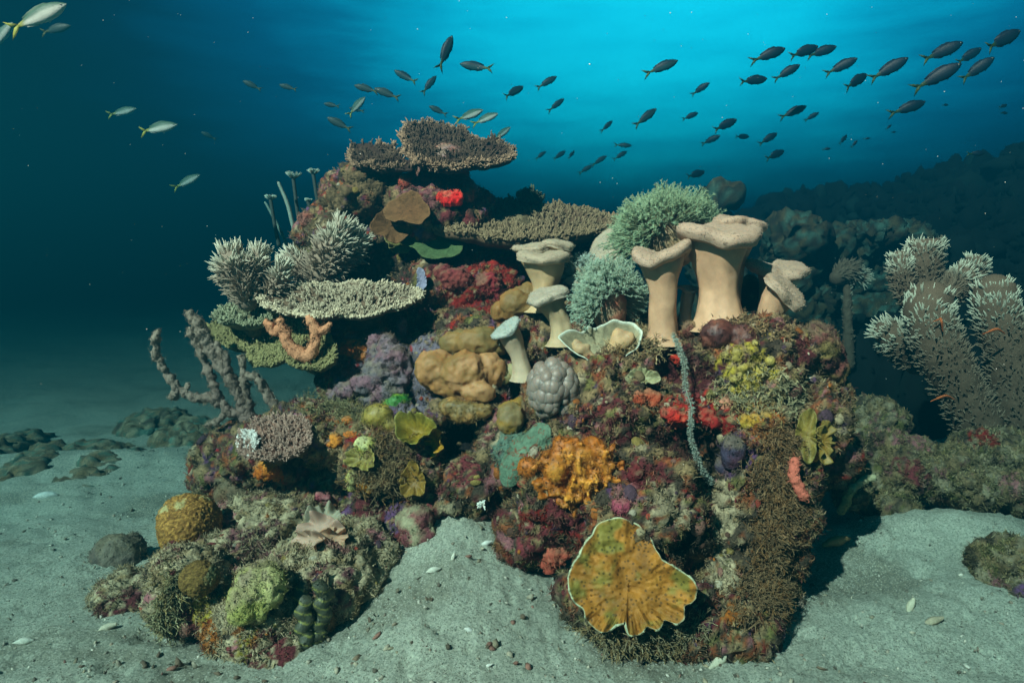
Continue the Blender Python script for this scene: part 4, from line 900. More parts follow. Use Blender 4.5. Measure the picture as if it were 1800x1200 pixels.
g = Geo(); tube(g, A([(1478, 898), (1488, 880), (1494, 862)], 2.0), [.012, .014, .013], (.42, .36, .16), sides=12, amp=.006, nscale=70); tube(g, A([(1494, 862), (1515, 845), (1535, 838)], 2.0), [.012, .011, .010], (.45, .40, .24), sides=12, amp=.006, nscale=70)
tag(g.make('coral_stub', M_SPONGE), 'forked yellowish coral stub standing on the sand right of the reef', 'coral stub')
g = Geo(); P0, _ = hit(1262, 850); dd = [1.70, 1.65, 1.60, 1.57, 1.545, 1.53, 1.53, 1.545, 1.58]
X = [at(x, y, q) for (x, y), q in zip([(1184, 588), (1193, 610), (1203, 640), (1205, 680), (1216, 720), (1213, 760), (1221, 790), (1232, 822), (1252, 850)], dd)]
t = thing('wire_coral', X[-1], 'long pale teal wire coral hanging down the dark rock face', 'wire coral')
tube(g, X, [.0015] * 9, (.20, .24, .2), sides=8); g.make('stem', M_POLYP, t)
R = resample(np.array(X), .002); n = 1000; k = rng.integers(0, len(R) - 1, n); T = unit(np.gradient(R, axis=0))[k]; v = rng.normal(size=(n, 3)); v = unit(v - T * np.sum(v * T, 1, keepdims=True))
g = Geo(); cones(g, R[k] + v * .003, unit(v + T * .2 + rng.normal(0, .2, (n, 3))), rng.uniform(.003, .0075, n), .0009, .0004, (.20, .22, .18), (.36, .41, .34), bend=.2, segs=2, sides=4); g.make('polyps', M_POLYP, t)
# massive sponges, domes and coloured crusts
def star_c(V):
    f1, f2, _ = voronoi(V * 120, 2); w = smooth(.02, .28, f2 - f1)[:, None]
    c = np.array((.20, .085, .018)) * (1 - w) + np.array((.52, .26, .06)) * w; s = smooth(.35, .5, fbm(V * 26, 3, 6))[:, None]
    return c * (1 - s) + np.array((.50, .40, .18)) * s
def dome(label, spec, d, colfn, group, cell=120, amp=.006, seed=0, name='star_coral'):
    V, F = union([(at(x, y, d + o), (S(rx, d), S(min(rx, rz), d), S(rz, d))) for x, y, rx, rz, o in spec], .0042, smooth_it=6)
    V = shape_noise(V, F, [(12, .010, 'fbm')], seed); N = normals(V, F); f1, f2, _ = voronoi(V * cell, 2)
    V = V + N * (amp * smooth(.0, .35, f2 - f1))[:, None]
    return tag(make_mesh(name, V, F, colfn(V), M_SPONGE), label, 'star coral', group)
dome('large golden brown dome of bumpy star coral at lower left', [(333, 925, 54, 58, 0), (330, 905, 44, 38, 0), (340, 950, 44, 34, 0)], 1.72, star_c, 'star coral domes', seed=2)
dome('small dark star coral dome below the large golden one', [(352, 1015, 33, 31, 0)], 1.42, lambda V: star_c(V) * np.array((.42, .5, .55)), 'star coral domes', cell=130, amp=.005, seed=3)
pxlump('ball_sponge', 'rounded grey brown sponge on the sand at far left of the reef', 'sponge', [(205, 978, 50, 44, 1.86), (190, 990, 38, 34, 1.86), (225, 965, 34, 30, 1.88)], [(.15, .11, .085), (.11, .085, .07), (.2, .16, .12)], M_SPONGE, seed=3, specs=((14, .014, 'fbm'), (50, .004, 'fbm'), (110, .003, 'fbm')), group='grey brown sponges at lower left')
pxlump('ball_sponge', 'smooth brown sponge lobe between the grey ball and the small dark dome', 'sponge', [(268, 1030, 26, 34, 1.64), (285, 1000, 26, 22, 1.66)], [(.15, .09, .06), (.12, .08, .075)], M_SPONGE, seed=4, specs=((14, .01, 'fbm'), (60, .003, 'fbm')), group='grey brown sponges at lower left')
pxlump('ball_sponge', 'hazy brown sponge slope behind the golden star coral dome', 'sponge', [(420, 870, 42, 38, 1.95), (400, 895, 30, 22, 1.93), (440, 850, 34, 22, 1.95)], [(.16, .085, .045), (.11, .075, .05)], M_SPONGE, seed=5, specs=((12, .012, 'fbm'), (60, .003, 'fbm')), group='grey brown sponges at lower left')
def lime_c(V):
    c = mixcol(V, [(.40, .38, .10), (.50, .46, .19), (.34, .28, .13)], 22, 3); w = smooth(.25, .55, fbm(V * 30, 4, 9) + .9 * (V[:, 2] - V[:, 2].mean()) / .06 * .35)[:, None]
    k = np.abs(fbm(V * 20, 3, 14)) < .018; c = c * (1 - w) + DUST * w; c[k] *= .3; return c
pxlump('lump_sponge', 'lime yellow sponge lump dusted with silt at lower left', 'sponge', [(450, 1040, 44, 38), (425, 1060, 26, 32), (475, 1020, 26, 26), (440, 1075, 22, 18)], None, M_SPONGE, colfn=lime_c, seed=6, specs=((18, .014, 'fbm'), (42, .007, 'ridge'), (90, .003, 'fbm')), sink=.15)
pxlump('lump_sponge', 'lemon yellow sponge patch below the orange spots', 'sponge', [(642, 782, 22, 15), (625, 800, 12, 16)], [(.55, .52, .10), (.62, .60, .28)], M_SPONGE, seed=7, specs=((40, .006, 'fbm'), (90, .003, 'fbm')), sink=.4)
pxlump('lump_sponge', 'small bright yellow sponge wedge beside purple crust', 'sponge', [(622, 838, 13, 16), (620, 855, 9, 9)], [(.60, .50, .06), (.5, .45, .2)], M_SPONGE, seed=8, specs=((50, .005, 'fbm'),), sink=.4)
OR = [(.62, .17, .012), (.50, .11, .01), (.66, .24, .03)]
for lab, spec, cols, sd in (
    ('rounded orange sponge under the pink staghorn cushion', [(472, 825, 20, 17), (485, 832, 16, 14), (460, 832, 12, 11)], OR, 1),
    ('small orange sponge spot highest beside the mustard sea squirt', [(610, 745, 8, 10)], OR, 2),
    ('orange sponge spot right of the two others below the rust patch', [(618, 766, 13, 8)], OR, 3),
    ('orange sponge streak leaning left above the lemon yellow patch', [(592, 772, 9, 11), (583, 782, 8, 7)], OR, 4),
    ('amber orange sponge ball under the tangled brown weed', [(644, 850, 17, 16)], [(.62, .26, .012), (.55, .2, .01)], 5),
    ('rust orange sponge under the peach finger sponge', [(618, 612, 24, 15), (635, 618, 16, 14)], [(.42, .12, .02), (.30, .06, .015)], 6),
    ('scarlet red sponge glowing on the pink stalk at the top', [(792, 350, 22, 13), (782, 346, 14, 10)], [(.75, .014, .012), (.6, .012, .012)], 7),
    ('dull red round sponge left of the stalk of the top table coral', [(716, 322, 13, 14)], [(.32, .05, .03), (.25, .04, .03)], 8),
    ('brick red sponge patch right of the scarlet one', [(818, 342, 12, 14)], [(.28, .06, .035), (.2, .05, .03)], 9),
    ('salmon red sponge fan low on the right rock near the sand tongue', [(975, 975, 18, 15), (965, 990, 10, 16), (990, 968, 12, 12)], [(.52, .10, .06), (.45, .08, .05)], 10),
    ('orange red sponge crust on the right rock left of the wire coral', [(1138, 700, 20, 12), (1122, 698, 10, 10)], [(.50, .085, .035), (.42, .07, .03)], 11),
    ('bright red sponge band just left of the wire coral', [(1180, 728, 18, 10), (1198, 734, 14, 9)], [(.55, .025, .012), (.4, .02, .015)], 12),
    ('deep red sponge band just right of the wire coral', [(1240, 735, 16, 12), (1255, 742, 10, 10)], [(.35, .015, .012), (.25, .012, .012)], 13),
    ('small red sponge beside the tip of the wire coral', [(1190, 628, 10, 9)], [(.50, .03, .015)], 14),
    ('dark red sponge below the flat dark hollow at centre right', [(1120, 835, 14, 18)], [(.16, .012, .016), (.1, .01, .014)], 15),
    ('deep pink sponge patch under the orange knobbly coral', [(1095, 888, 18, 10)], [(.34, .06, .10), (.25, .05, .08)], 16),
    ('tiny pink round sponge knob right of the wire coral', [(1274, 710, 8, 9)], [(.58, .22, .14)], 17),
    ('crimson sponge crust under the broad table coral', [(855, 500, 24, 20), (872, 515, 16, 14)], [(.30, .025, .03), (.22, .02, .03)], 18),
    ('maroon sponge crust left of the crimson one', [(800, 490, 26, 18), (780, 480, 14, 14)], [(.22, .04, .035), (.17, .025, .03)], 19),
    ('tiny orange sponge dot above the crimson crust', [(843, 460, 8, 6)], [(.6, .1, .02)], 20),
    ('raspberry pink patch on the low rock above the ruffled coral', [(568, 874, 16, 11)], [(.42, .09, .12), (.5, .2, .2)], 21),
    ('orange sponge blot on the right corner of the reef', [(1425, 800, 14, 9), (1440, 798, 9, 8)], [(.62, .18, .02), (.62, .42, .04)], 22),
    ('ochre sponge crust on the right rock under the yellow crumbs', [(1322, 740, 22, 13), (1345, 732, 13, 9)], [(.46, .24, .03), (.50, .36, .05)], 23),
    ('little red sponge spot left of the tall thorny sponge clump', [(603, 382, 8, 7)], [(.5, .06, .025)], 24),
    ('dull rose sponge hump on the left shoulder', [(540, 385, 16, 13)], [(.26, .10, .08), (.3, .08, .05)], 25)):
    pxlump('encrusting_sponge', lab, 'sponge', spec, cols, M_SPONGE, seed=20 + sd, voxel=.004, specs=((30, .010, 'fbm'), (60, .007, 'ridge'), (110, .004, 'fbm')), sink=.42, flat=.6, group='coloured encrusting sponges')
pxlump('knob_sponge', 'dark maroon knobbly sponge at the foot of the tallest leather coral', 'sponge', [(1268, 585, 30, 26), (1295, 592, 24, 26), (1250, 602, 22, 20)], [(.10, .028, .024), (.16, .05, .03), (.06, .02, .02)], M_SLICK, seed=50, specs=((22, .010, 'fbm'), (60, .004, 'ridge')), sink=.1, group='maroon knob sponges')
pxlump('knob_sponge', 'broad maroon sponge boulder overhanging the right edge of the reef', 'sponge', [(1430, 610, 46, 44, 1.74), (1455, 635, 30, 38, 1.76), (1405, 625, 36, 40, 1.74), (1455, 660, 26, 26, 1.77), (1400, 595, 24, 20, 1.72)], [(.085, .024, .026), (.14, .04, .035), (.17, .12, .04)], M_SPONGE, seed=51, voxel=.005, specs=((14, .018, 'fbm'), (40, .008, 'ridge'), (90, .004, 'fbm')), group='maroon knob sponges')
pxlump('knob_sponge', 'reddish brown round sponge between the two big leather stalks', 'sponge', [(1210, 582, 16, 16)], [(.14, .04, .03), (.24, .14, .06)], M_SPONGE, seed=52, specs=((40, .006, 'fbm'),), sink=.1, group='maroon knob sponges')
pxlump('knob_sponge', 'dark spotted sponge hump behind the tallest leather coral stalk', 'sponge', [(1318, 515, 22, 32, 1.95)], [(.06, .03, .028), (.10, .05, .045)], M_SPONGE, seed=53, group='maroon knob sponges')
pxlump('knob_sponge', 'bluish purple sponge lobe low on the dark right face', 'sponge', [(1290, 790, 24, 34), (1280, 810, 20, 20)], [(.05, .04, .075), (.07, .025, .045)], M_SPONGE, seed=54, specs=((24, .008, 'fbm'), (70, .003, 'fbm')), sink=.25, group='maroon knob sponges')
pxlump('ball_sponge', 'pale blue grey round sponge behind the right corner of the reef', 'sponge', [(1448, 718, 28, 32, 1.98)], [(.16, .19, .20), (.2, .22, .22)], M_SPONGE, seed=55)
pxlump('tube_sponge', 'lavender lumpy sponge mass under the pale table coral', 'sponge', [(665, 605, 12, 26), (706, 590, 11, 32), (690, 630, 24, 22), (670, 650, 26, 20), (700, 662, 24, 20), (650, 672, 26, 16), (620, 684, 24, 13), (595, 692, 22, 12), (680, 690, 30, 18), (655, 700, 26, 14), (710, 640, 20, 24), (678, 615, 14, 20)], [(.20, .145, .175), (.16, .135, .15), (.22, .11, .14)], M_SPONGE, seed=56, specs=((14, .016, 'fbm'), (38, .010, 'ridge'), (80, .006, 'fbm')), sink=.4, voxel=.005)
pxlump('ball_sponge', 'dusky pink rounded sponge low on the sand side of the left rock', 'sponge', [(724, 915, 32, 26), (730, 940, 32, 24)], [(.28, .08, .075), (.38, .32, .2), (.2, .05, .06)], M_SPONGE, seed=57, cscale=40, specs=((22, .010, 'fbm'), (50, .007, 'ridge'), (100, .004, 'fbm')), sink=.3)
cup('pale lilac sponge blade upright beside the right tip of the pale table coral', 742, 494, (8, 24), dz(742, 494, .03), (-.3, -.9, .1), (.30, .29, .42), (.36, .36, .50), .008, 14, m=M_SPONGE, frill=.002, name='vase_sponge', cat='sponge', group=None)
# yellow crumb sponge on the right rock: crumbs fused in one crust
bl = []
for _ in range(46):
    x, y = 1312 + rng.normal(0, 17), 655 + rng.normal(0, 26); P, n = hit(x, y); bl.append((P + n * .002, rng.uniform(.0065, .012)))
lump('crumb_sponge', 'crumbly yellow sponge crust spread on the right rock', 'sponge', bl, [(.42, .31, .04), (.46, .36, .11), (.32, .24, .05)], M_SPONGE, voxel=.0035, specs=((90, .003, 'fbm'),), smooth_it=1)
# giant clam: a zigzag of dark swollen lips with yellow bars
def clam_c(V):
    s = np.sin((V[:, 2] * 1.0 + V[:, 0] * .35) * 340 + 3 * fbm(V * 20, 2, 3)); w = smooth(.82, .97, s)[:, None]
    return np.array((.055, .058, .035)) * (1 + .3 * fbm(V * 50, 3, 1))[:, None] * (1 - w) + np.array((.25, .24, .06)) * w
t = thing('giant_clam', hit(555, 1110)[0], 'dark olive giant clam with folded yellow barred lips at lower left', 'giant clam')
for k, L in enumerate(([(540, 1026), (530, 1042), (546, 1052), (534, 1070), (548, 1080), (536, 1098), (548, 1112), (540, 1126)], [(566, 1024), (580, 1040), (568, 1056), (578, 1074), (562, 1090), (568, 1106), (556, 1122)])):
    bl = []
    for a, b in zip(L[:-1], L[1:]):
        for q in np.linspace(0, 1, 5, endpoint=False):
            x, y = a[0] + (b[0] - a[0]) * q, a[1] + (b[1] - a[1]) * q; P, n = hit(x, y); bl.append((P + np.array([0, -.026, .006]), S(12.5, P[1])))
    lump('lip', None, None, bl, None, M_SLICK, colfn=clam_c, parent=t, voxel=.0035, specs=((40, .003, 'fbm'),), smooth_it=6)
lump('shell', None, None, [(at(556, 1130, 1.43), (S(24, 1.43), .03, S(18, 1.43))), (at(566, 1090, 1.47), (S(26, 1.47), .03, S(30, 1.47)))], [(.28, .13, .05), (.2, .17, .1)], M_SPONGE, parent=t)
# ruffled pink leather coral
t = thing('ruffled_leather_coral', hit(562, 965)[0], 'small pink beige leather coral with curling folds on the low rock', 'leather coral')
for k, (x, y, rx, ry, N, q, c) in enumerate(((566, 932, 42, 26, (-.2, -.75, .65), .016, (.44, .27, .20)), (572, 912, 34, 20, (.1, -.5, .85), .014, (.33, .28, .20)), (545, 950, 26, 18, (-.5, -.8, .4), .012, (.47, .30, .22)), (585, 945, 24, 20, (.4, -.8, .4), .012, (.48, .28, .18)))):
    f = lambda tt, a, V, c=c: np.array(c) * (1 + .15 * fbm(V * 40, 3, k))[:, None]
    sheet('fold', None, None, disc(x, y, rx, ry, seed=k + 3), hit(x, y)[0][1] - .03 + .006 * k, N, lambda tt, a, r: .012 * tt ** 2, .006, f, M_SOFT, parent=t, ruffle=q, rk=4 + k % 2, nt=120, nr=18, seed=k)
# white flower-like polyp cluster at the head of the sand tongue
g = Geo(); P0 = at(848, 886, dz(848, 880, .03)); n = 34; D = unit(np.stack([rng.normal(-.5, .5, n), -np.ones(n) * .6, rng.normal(.1, .6, n)], 1))
cones(g, np.repeat([P0], n, 0), D, rng.uniform(.008, .017, n), .0015, .002, (.4, .3, .24), (.82, .80, .72), segs=2, sides=6)
tag(g.make('polyp_cluster', M_POLYP), 'tiny white fan of polyps at the head of the sand tongue', 'polyps')
# tangled brown weeds
def weed(label, pts, n, L, c0, c1, group='tangled brown weeds', w=.0016, off=.004):
    g = Geo(); per = n // len(pts)
    for x, y, sx, sy in pts:
        for _ in range(per // 6):
            P, nn = hit(x + rng.normal(0, sx), y + rng.normal(0, sy)); m = 6
            D = unit(nn + rng.normal(0, .85, (m, 3)) + np.array([0, -.1, .1]))
            B = P + rng.normal(0, .004, (m, 3)) - nn * off; LL = L * rng.uniform(.4, 1.2, m); s = rng.uniform(.5, 1.4, (m, 1)) * (np.array([1.0, .8, .6]) if rng.uniform() < .3 else np.array([1.0, 1.0, 1.0]) if rng.uniform() < .7 else np.array([1.35, 1.3, 1.3])); bv = unit(rng.normal(size=(m, 3)) + np.array([0, 0, -.25]))
            cones(g, B, D, LL, w * rng.uniform(.7, 1.6, m), w * .4, np.array(c0) * s, np.array(c1) * s, bend=.6, segs=3, sides=4, flat=.4, bendv=bv)
            for q in (.4, .6, .8):
                cones(g, B + D * (LL * q)[:, None] + bv * (LL * .6 * q * q)[:, None], unit(D * .5 + rng.normal(0, .7, (m, 3))), LL * .35, w * .8, w * .4, np.array(c0) * s, np.array(c1) * s, bend=.4, segs=2, sides=3)
    return tag(g.make('brown_weed', M_TURF), label, 'seaweed', group)
BW0, BW1 = (.10, .055, .025), (.30, .21, .11)
weed('tangled brown weed tuft in the middle between the amber leaves', [(680, 800, 26, 22), (690, 835, 26, 20), (650, 825, 14, 14)], 1500, .035, BW0, BW1)
weed('shaggy brown weed hanging down the whole right flank of the reef', [(1360, 850, 22, 30), (1370, 920, 20, 34), (1360, 990, 22, 34), (1345, 1045, 28, 20), (1385, 780, 16, 16)], 5200, .026, (.09, .05, .025), (.26, .165, .085))
weed('bushy tan weed at the foot of the stout leather coral', [(1110, 575, 26, 18), (1140, 590, 16, 16), (1090, 605, 14, 10)], 1300, .03, (.14, .095, .045), (.40, .31, .17))
weed('small brown weed tufts round the foot of the tallest leather coral', [(1240, 566, 10, 6), (1300, 566, 12, 6), (1262, 572, 16, 5)], 420, .016, (.14, .08, .04), (.34, .24, .13))
weed('brown weed fringe under the two right hand leather corals', [(1340, 574, 14, 6), (1370, 588, 14, 6)], 320, .016, (.14, .08, .04), (.36, .25, .13))
weed('olive weed fringe round the foot of the stacked pale leather coral', [(955, 545, 14, 8), (985, 570, 12, 6), (925, 625, 12, 6)], 380, .015, (.13, .09, .04), (.34, .26, .14))
weed('greenish brown weed tuft above the orange spots', [(580, 720, 26, 16), (610, 715, 20, 12)], 700, .028, (.12, .10, .045), (.34, .30, .16))
weed('dark weed fringe along the sand under the golden plate coral', [(1040, 1120, 34, 16), (1110, 1135, 40, 12), (1180, 1110, 30, 16)], 1300, .03, (.09, .065, .035), (.30, .25, .15))
weed('greenish brown weed on the left rim of the low rock by the red crust', [(295, 1060, 10, 26), (290, 1090, 10, 10), (310, 1035, 10, 12)], 700, .03, (.10, .085, .035), (.36, .32, .18))
weed('pale wispy weed over the yellow crumbs on the right rock', [(1340, 690, 24, 24), (1300, 700, 22, 18), (1385, 700, 14, 20)], 1100, .022, (.16, .14, .08), (.42, .38, .22))
# ------------------------------------------------------------------ the short turf, crumbs and silt that cover every rock (nobody could count it)
def turf(name, keys, n, L, w, seed, tint=(1, 1, 1), blend=.55, pal=((.25, .17, .085), (.38, .28, .16), (.10, .065, .035), (.28, .19, .07), (.42, .33, .21))):
    g = Geo()
    for key, m in zip(keys, n):
        V, F, C, _ = ROCKS[key]
        a = np.linalg.norm(np.cross(V[F[:, 1]] - V[F[:, 0]], V[F[:, 3]] - V[F[:, 0]]), axis=1)
        N = normals(V, F); fc = V[F].mean(1); fn = unit(N[F].mean(1))
        seen = np.sum(fn * unit(CAM + np.array([0, 0, .1]) - fc), 1) > -.35
        clump = smooth(-.25, .3, fbm(fc * 22, 3, seed)) + .12
        p = a * seen * clump; k = rng.choice(len(F), m, p=p / p.sum())
        B = fc[k] + rng.normal(0, .003, (m, 3)); D = unit(fn[k] + rng.normal(0, .95, (m, 3)) + np.array([0, 0, .1]))
        c = C[F[k, 0]]; q = np.array(pal)[rng.integers(0, len(pal), m)]
        bl = blend * (.25 + .75 * smooth(.03, .12, c.mean(1)))[:, None]; c = (c * (1 - bl) + q * bl) * rng.uniform(.55, 1.35, (m, 1)) * np.array(tint)
        LL = L * rng.uniform(.35, 1.3, m)
        cones(g, B - D * .002, D, LL, w * rng.uniform(.6, 1.8, m), w * .45, c * .75, c * 1.2, bend=.7, segs=2, sides=3, flat=.45)
    o = g.make(name, M_TURF); o['kind'] = 'stuff'; return o
turf('algae_turf', ['left', 'right', 'low'], [80000, 95000, 42000], .0082, .0018, 5, blend=.38)
turf('silt_turf', ['rub%d' % k for k in range(6)], [12000, 12000, 5000, 6000, 4500, 2500], .009, .002, 8, tint=(.95, 1.0, .9))
g = Geo(); V0, F0 = ico(2); V, F, C, _ = ROCKS['slope']; fc = V[F].mean(1); fn = normals(V, F)[F].mean(1)
for i in rng.choice(np.where(np.sum(fn * unit(CAM - fc), 1) > -.3)[0], 3600):
    s = .028 * rng.lognormal(0, .55); g.add(V0 * (1 + .5 * fbm(V0 * 2.2 + i % 89, 3, 4))[:, None] * s * rng.uniform(.5, 1.7, 3) + fc[i] + fn[i] * s * .3, F0, C[F[i, 0]] * rng.uniform(.5, 1.8))
k = rng.choice(len(F), 9000); cones(g, fc[k], unit(fn[k] + rng.normal(0, .6, (9000, 3)) + np.array([0, 0, .4])), rng.uniform(.02, .055, 9000), .006, .002, C[F[k, 0]], C[F[k, 0]] * 1.6, bend=.4, segs=2, sides=4)
g.make('slope_growth', M_TURF)['kind'] = 'stuff'
# the same short turf creeping over the sponges, and small nubs of every colour between the big growths
LV, LF, LC, no = [], [], [], 0
for V_, F_, C_ in LUMPS: LV.append(V_); LF.append(F_ + no); LC.append(C_); no += len(V_)
ROCKS['lumps'] = (np.vstack(LV), np.vstack(LF), np.vstack(LC), None)
turf('sponge_turf', ['lumps'], [42000], .0055, .0013, 25, blend=.25)
g = Geo(); V0, F0 = ico(2); N_ = 1500
for key, m in (('left', 620), ('right', 720), ('low', 160)):
    V, F, C, _ = ROCKS[key]; fc = V[F].mean(1); fn = normals(V, F)[F].mean(1); k = rng.choice(np.where(np.sum(fn * unit(CAM - fc), 1) > 0)[0], m)
    for i in k:
        n_, u_, v_ = (q[0] for q in frame(fn[i:i + 1])); s = rng.lognormal(-5.25, .45); R = np.stack([u_ * rng.uniform(.7, 1.5), v_ * rng.uniform(.7, 1.5), n_ * rng.uniform(.35, .9)])
        g.add((V0 * (1 + .22 * fbm(V0 * 1.7 + i % 97, 2, 3))[:, None] * s) @ R + fc[i], F0, np.array(((.30, .05, .03), (.18, .03, .03), (.36, .11, .02), (.26, .12, .09), (.36, .28, .17), (.08, .04, .06), (.26, .18, .05), (.2, .14, .07), (.10, .045, .03), (.40, .34, .25))[rng.integers(0, 10)]) * rng.uniform(.6, 1.1))
g.make('crust_nubs', M_SPONGE)['kind'] = 'stuff'
# drifting specks in the water
n = 380; d_ = rng.uniform(.35, 4, n); V0, F0 = ico(1); g = Geo()
for i in range(n):
    g.add(V0 * rng.uniform(.0003, .0006) * (0.6 + .4 * d_[i]) + at(rng.uniform(0, 1800), rng.uniform(0, 900), d_[i]), F0, (.5, .5, .45))
g.make('drifting_particles', M_POLYP)['kind'] = 'stuff'
# crumbs of coral and shell lying on the sand
def shards(n, seed, size, xr, yr, cols):
    g = Geo(); V0, F0 = ico(1)
    x = rng.uniform(*xr, n); y = yr[0] + (yr[1] - yr[0]) * rng.uniform(0, 1, n) ** 1.6; z = ground(x, y)
    for i in range(n):
        s = size * min(rng.lognormal(0, .55), 1.9); R = np.linalg.qr(rng.normal(size=(3, 3)))[0]
        g.add((V0 * (1 + .25 * rng.normal(size=(len(V0), 1))) * np.array([1, rng.uniform(.35, 1), rng.uniform(.25, .7)]) * s) @ R.T + np.array([x[i], y[i], z[i] + s * .25]), F0, np.array(cols[rng.integers(0, len(cols))]) * rng.uniform(.7, 1.2))
    return g
o = shards(230, 3, .0058, (-.95, .75), (1.3, 1.95), [(.30, .24, .16), (.42, .35, .26), (.18, .12, .08), (.26, .12, .09), (.12, .09, .06)]).make('reef_rubble', M_HARD, shade=False); o['kind'] = 'stuff'
o = shards(4200, 1, .0034, (-1.7, 1.9), (1.0, 3.2), [(.42, .36, .28), (.5, .44, .36), (.25, .20, .14), (.12, .095, .07), (.36, .27, .2), (.6, .54, .45)]).make('shell_grit', M_HARD, shade=False); o['kind'] = 'stuff'
for k, (px, py, L, ang, c, lab, nm, cat) in enumerate((
    (1470, 957, 26, .15, (.46, .26, .12), 'tan cone shaped shell lying on the sand right of the reef', 'sea_shell', 'shell'),
    (1408, 1065, 15, 1.2, (.36, .24, .18), 'pinkish brown shell chip near the foot of the reef on the right', 'sea_shell', 'shell'),
    (1600, 1070, 16, 1.1, (.50, .44, .32), 'upright pale coral chip casting a shadow on the right sand', 'coral_fragment', 'coral fragment'),
    (1640, 1095, 20, .2, (.40, .32, .22), 'brown coral chip beside the upright pale one', 'coral_fragment', 'coral fragment'),
    (1722, 1003, 12, .8, (.48, .42, .30), 'small cream pebble left of the rough grey stone', 'pebble', 'pebble'),
    (854, 957, 11, .3, (.62, .60, .54), 'white shell chip high on the sand tongue', 'sea_shell', 'shell'),
    (796, 982, 9, 1.3, (.58, .54, .44), 'upright cream chip on the left slope of the sand tongue', 'coral_fragment', 'coral fragment'),
    (762, 1004, 12, .2, (.58, .55, .46), 'larger cream chip lowest left on the sand tongue', 'coral_fragment', 'coral fragment'),
    (826, 1110, 11, -.6, (.64, .62, .56), 'white pointed shell in the middle of the sand tongue', 'sea_shell', 'shell'),
    (858, 1171, 8, .3, (.66, .63, .56), 'round white shell at the bottom edge of the sand', 'sea_shell', 'shell'),
    (188, 1105, 15, .3, (.50, .44, .33), 'flat cream shell on the sand at lower left', 'sea_shell', 'shell'),
    (80, 875, 18, .05, (.60, .60, .55), 'long white shell on the distant sand at left', 'sea_shell', 'shell'),
    (40, 1130, 16, .05, (.52, .50, .42), 'pale stick of coral at the lower left corner', 'coral_fragment', 'coral fragment'),
    (1265, 1165, 22, .5, (.48, .44, .33), 'pale coral stick at the foot of the right rock', 'coral_fragment', 'coral fragment'))):
    r = at(px, py, 1.0) - CAM; lo, hi = .8, 6.0
    for _ in range(40):
        mid = (lo + hi) / 2; q = CAM + r * mid
        if q[2] > ground(np.array([q[0]]), np.array([q[1]]))[0]: lo = mid
        else: hi = mid
    P = CAM + r * lo; Ld = S(L, lo); g = Geo(); ax = np.array([math.cos(ang), .25, math.sin(ang)])
    tube(g, [P - ax * Ld + [0, 0, Ld * .2], P + [0, 0, Ld * .28], P + ax * Ld + [0, 0, Ld * .2]], [Ld * .12, Ld * .42, Ld * .16], c, np.array(c) * 1.15, sides=10, step=Ld * .12, amp=Ld * .16, nscale=60 / max(L / 12, .6), seed=k)
    tag(g.make(nm, M_HARD), lab, cat, 'shell and coral bits on the sand')
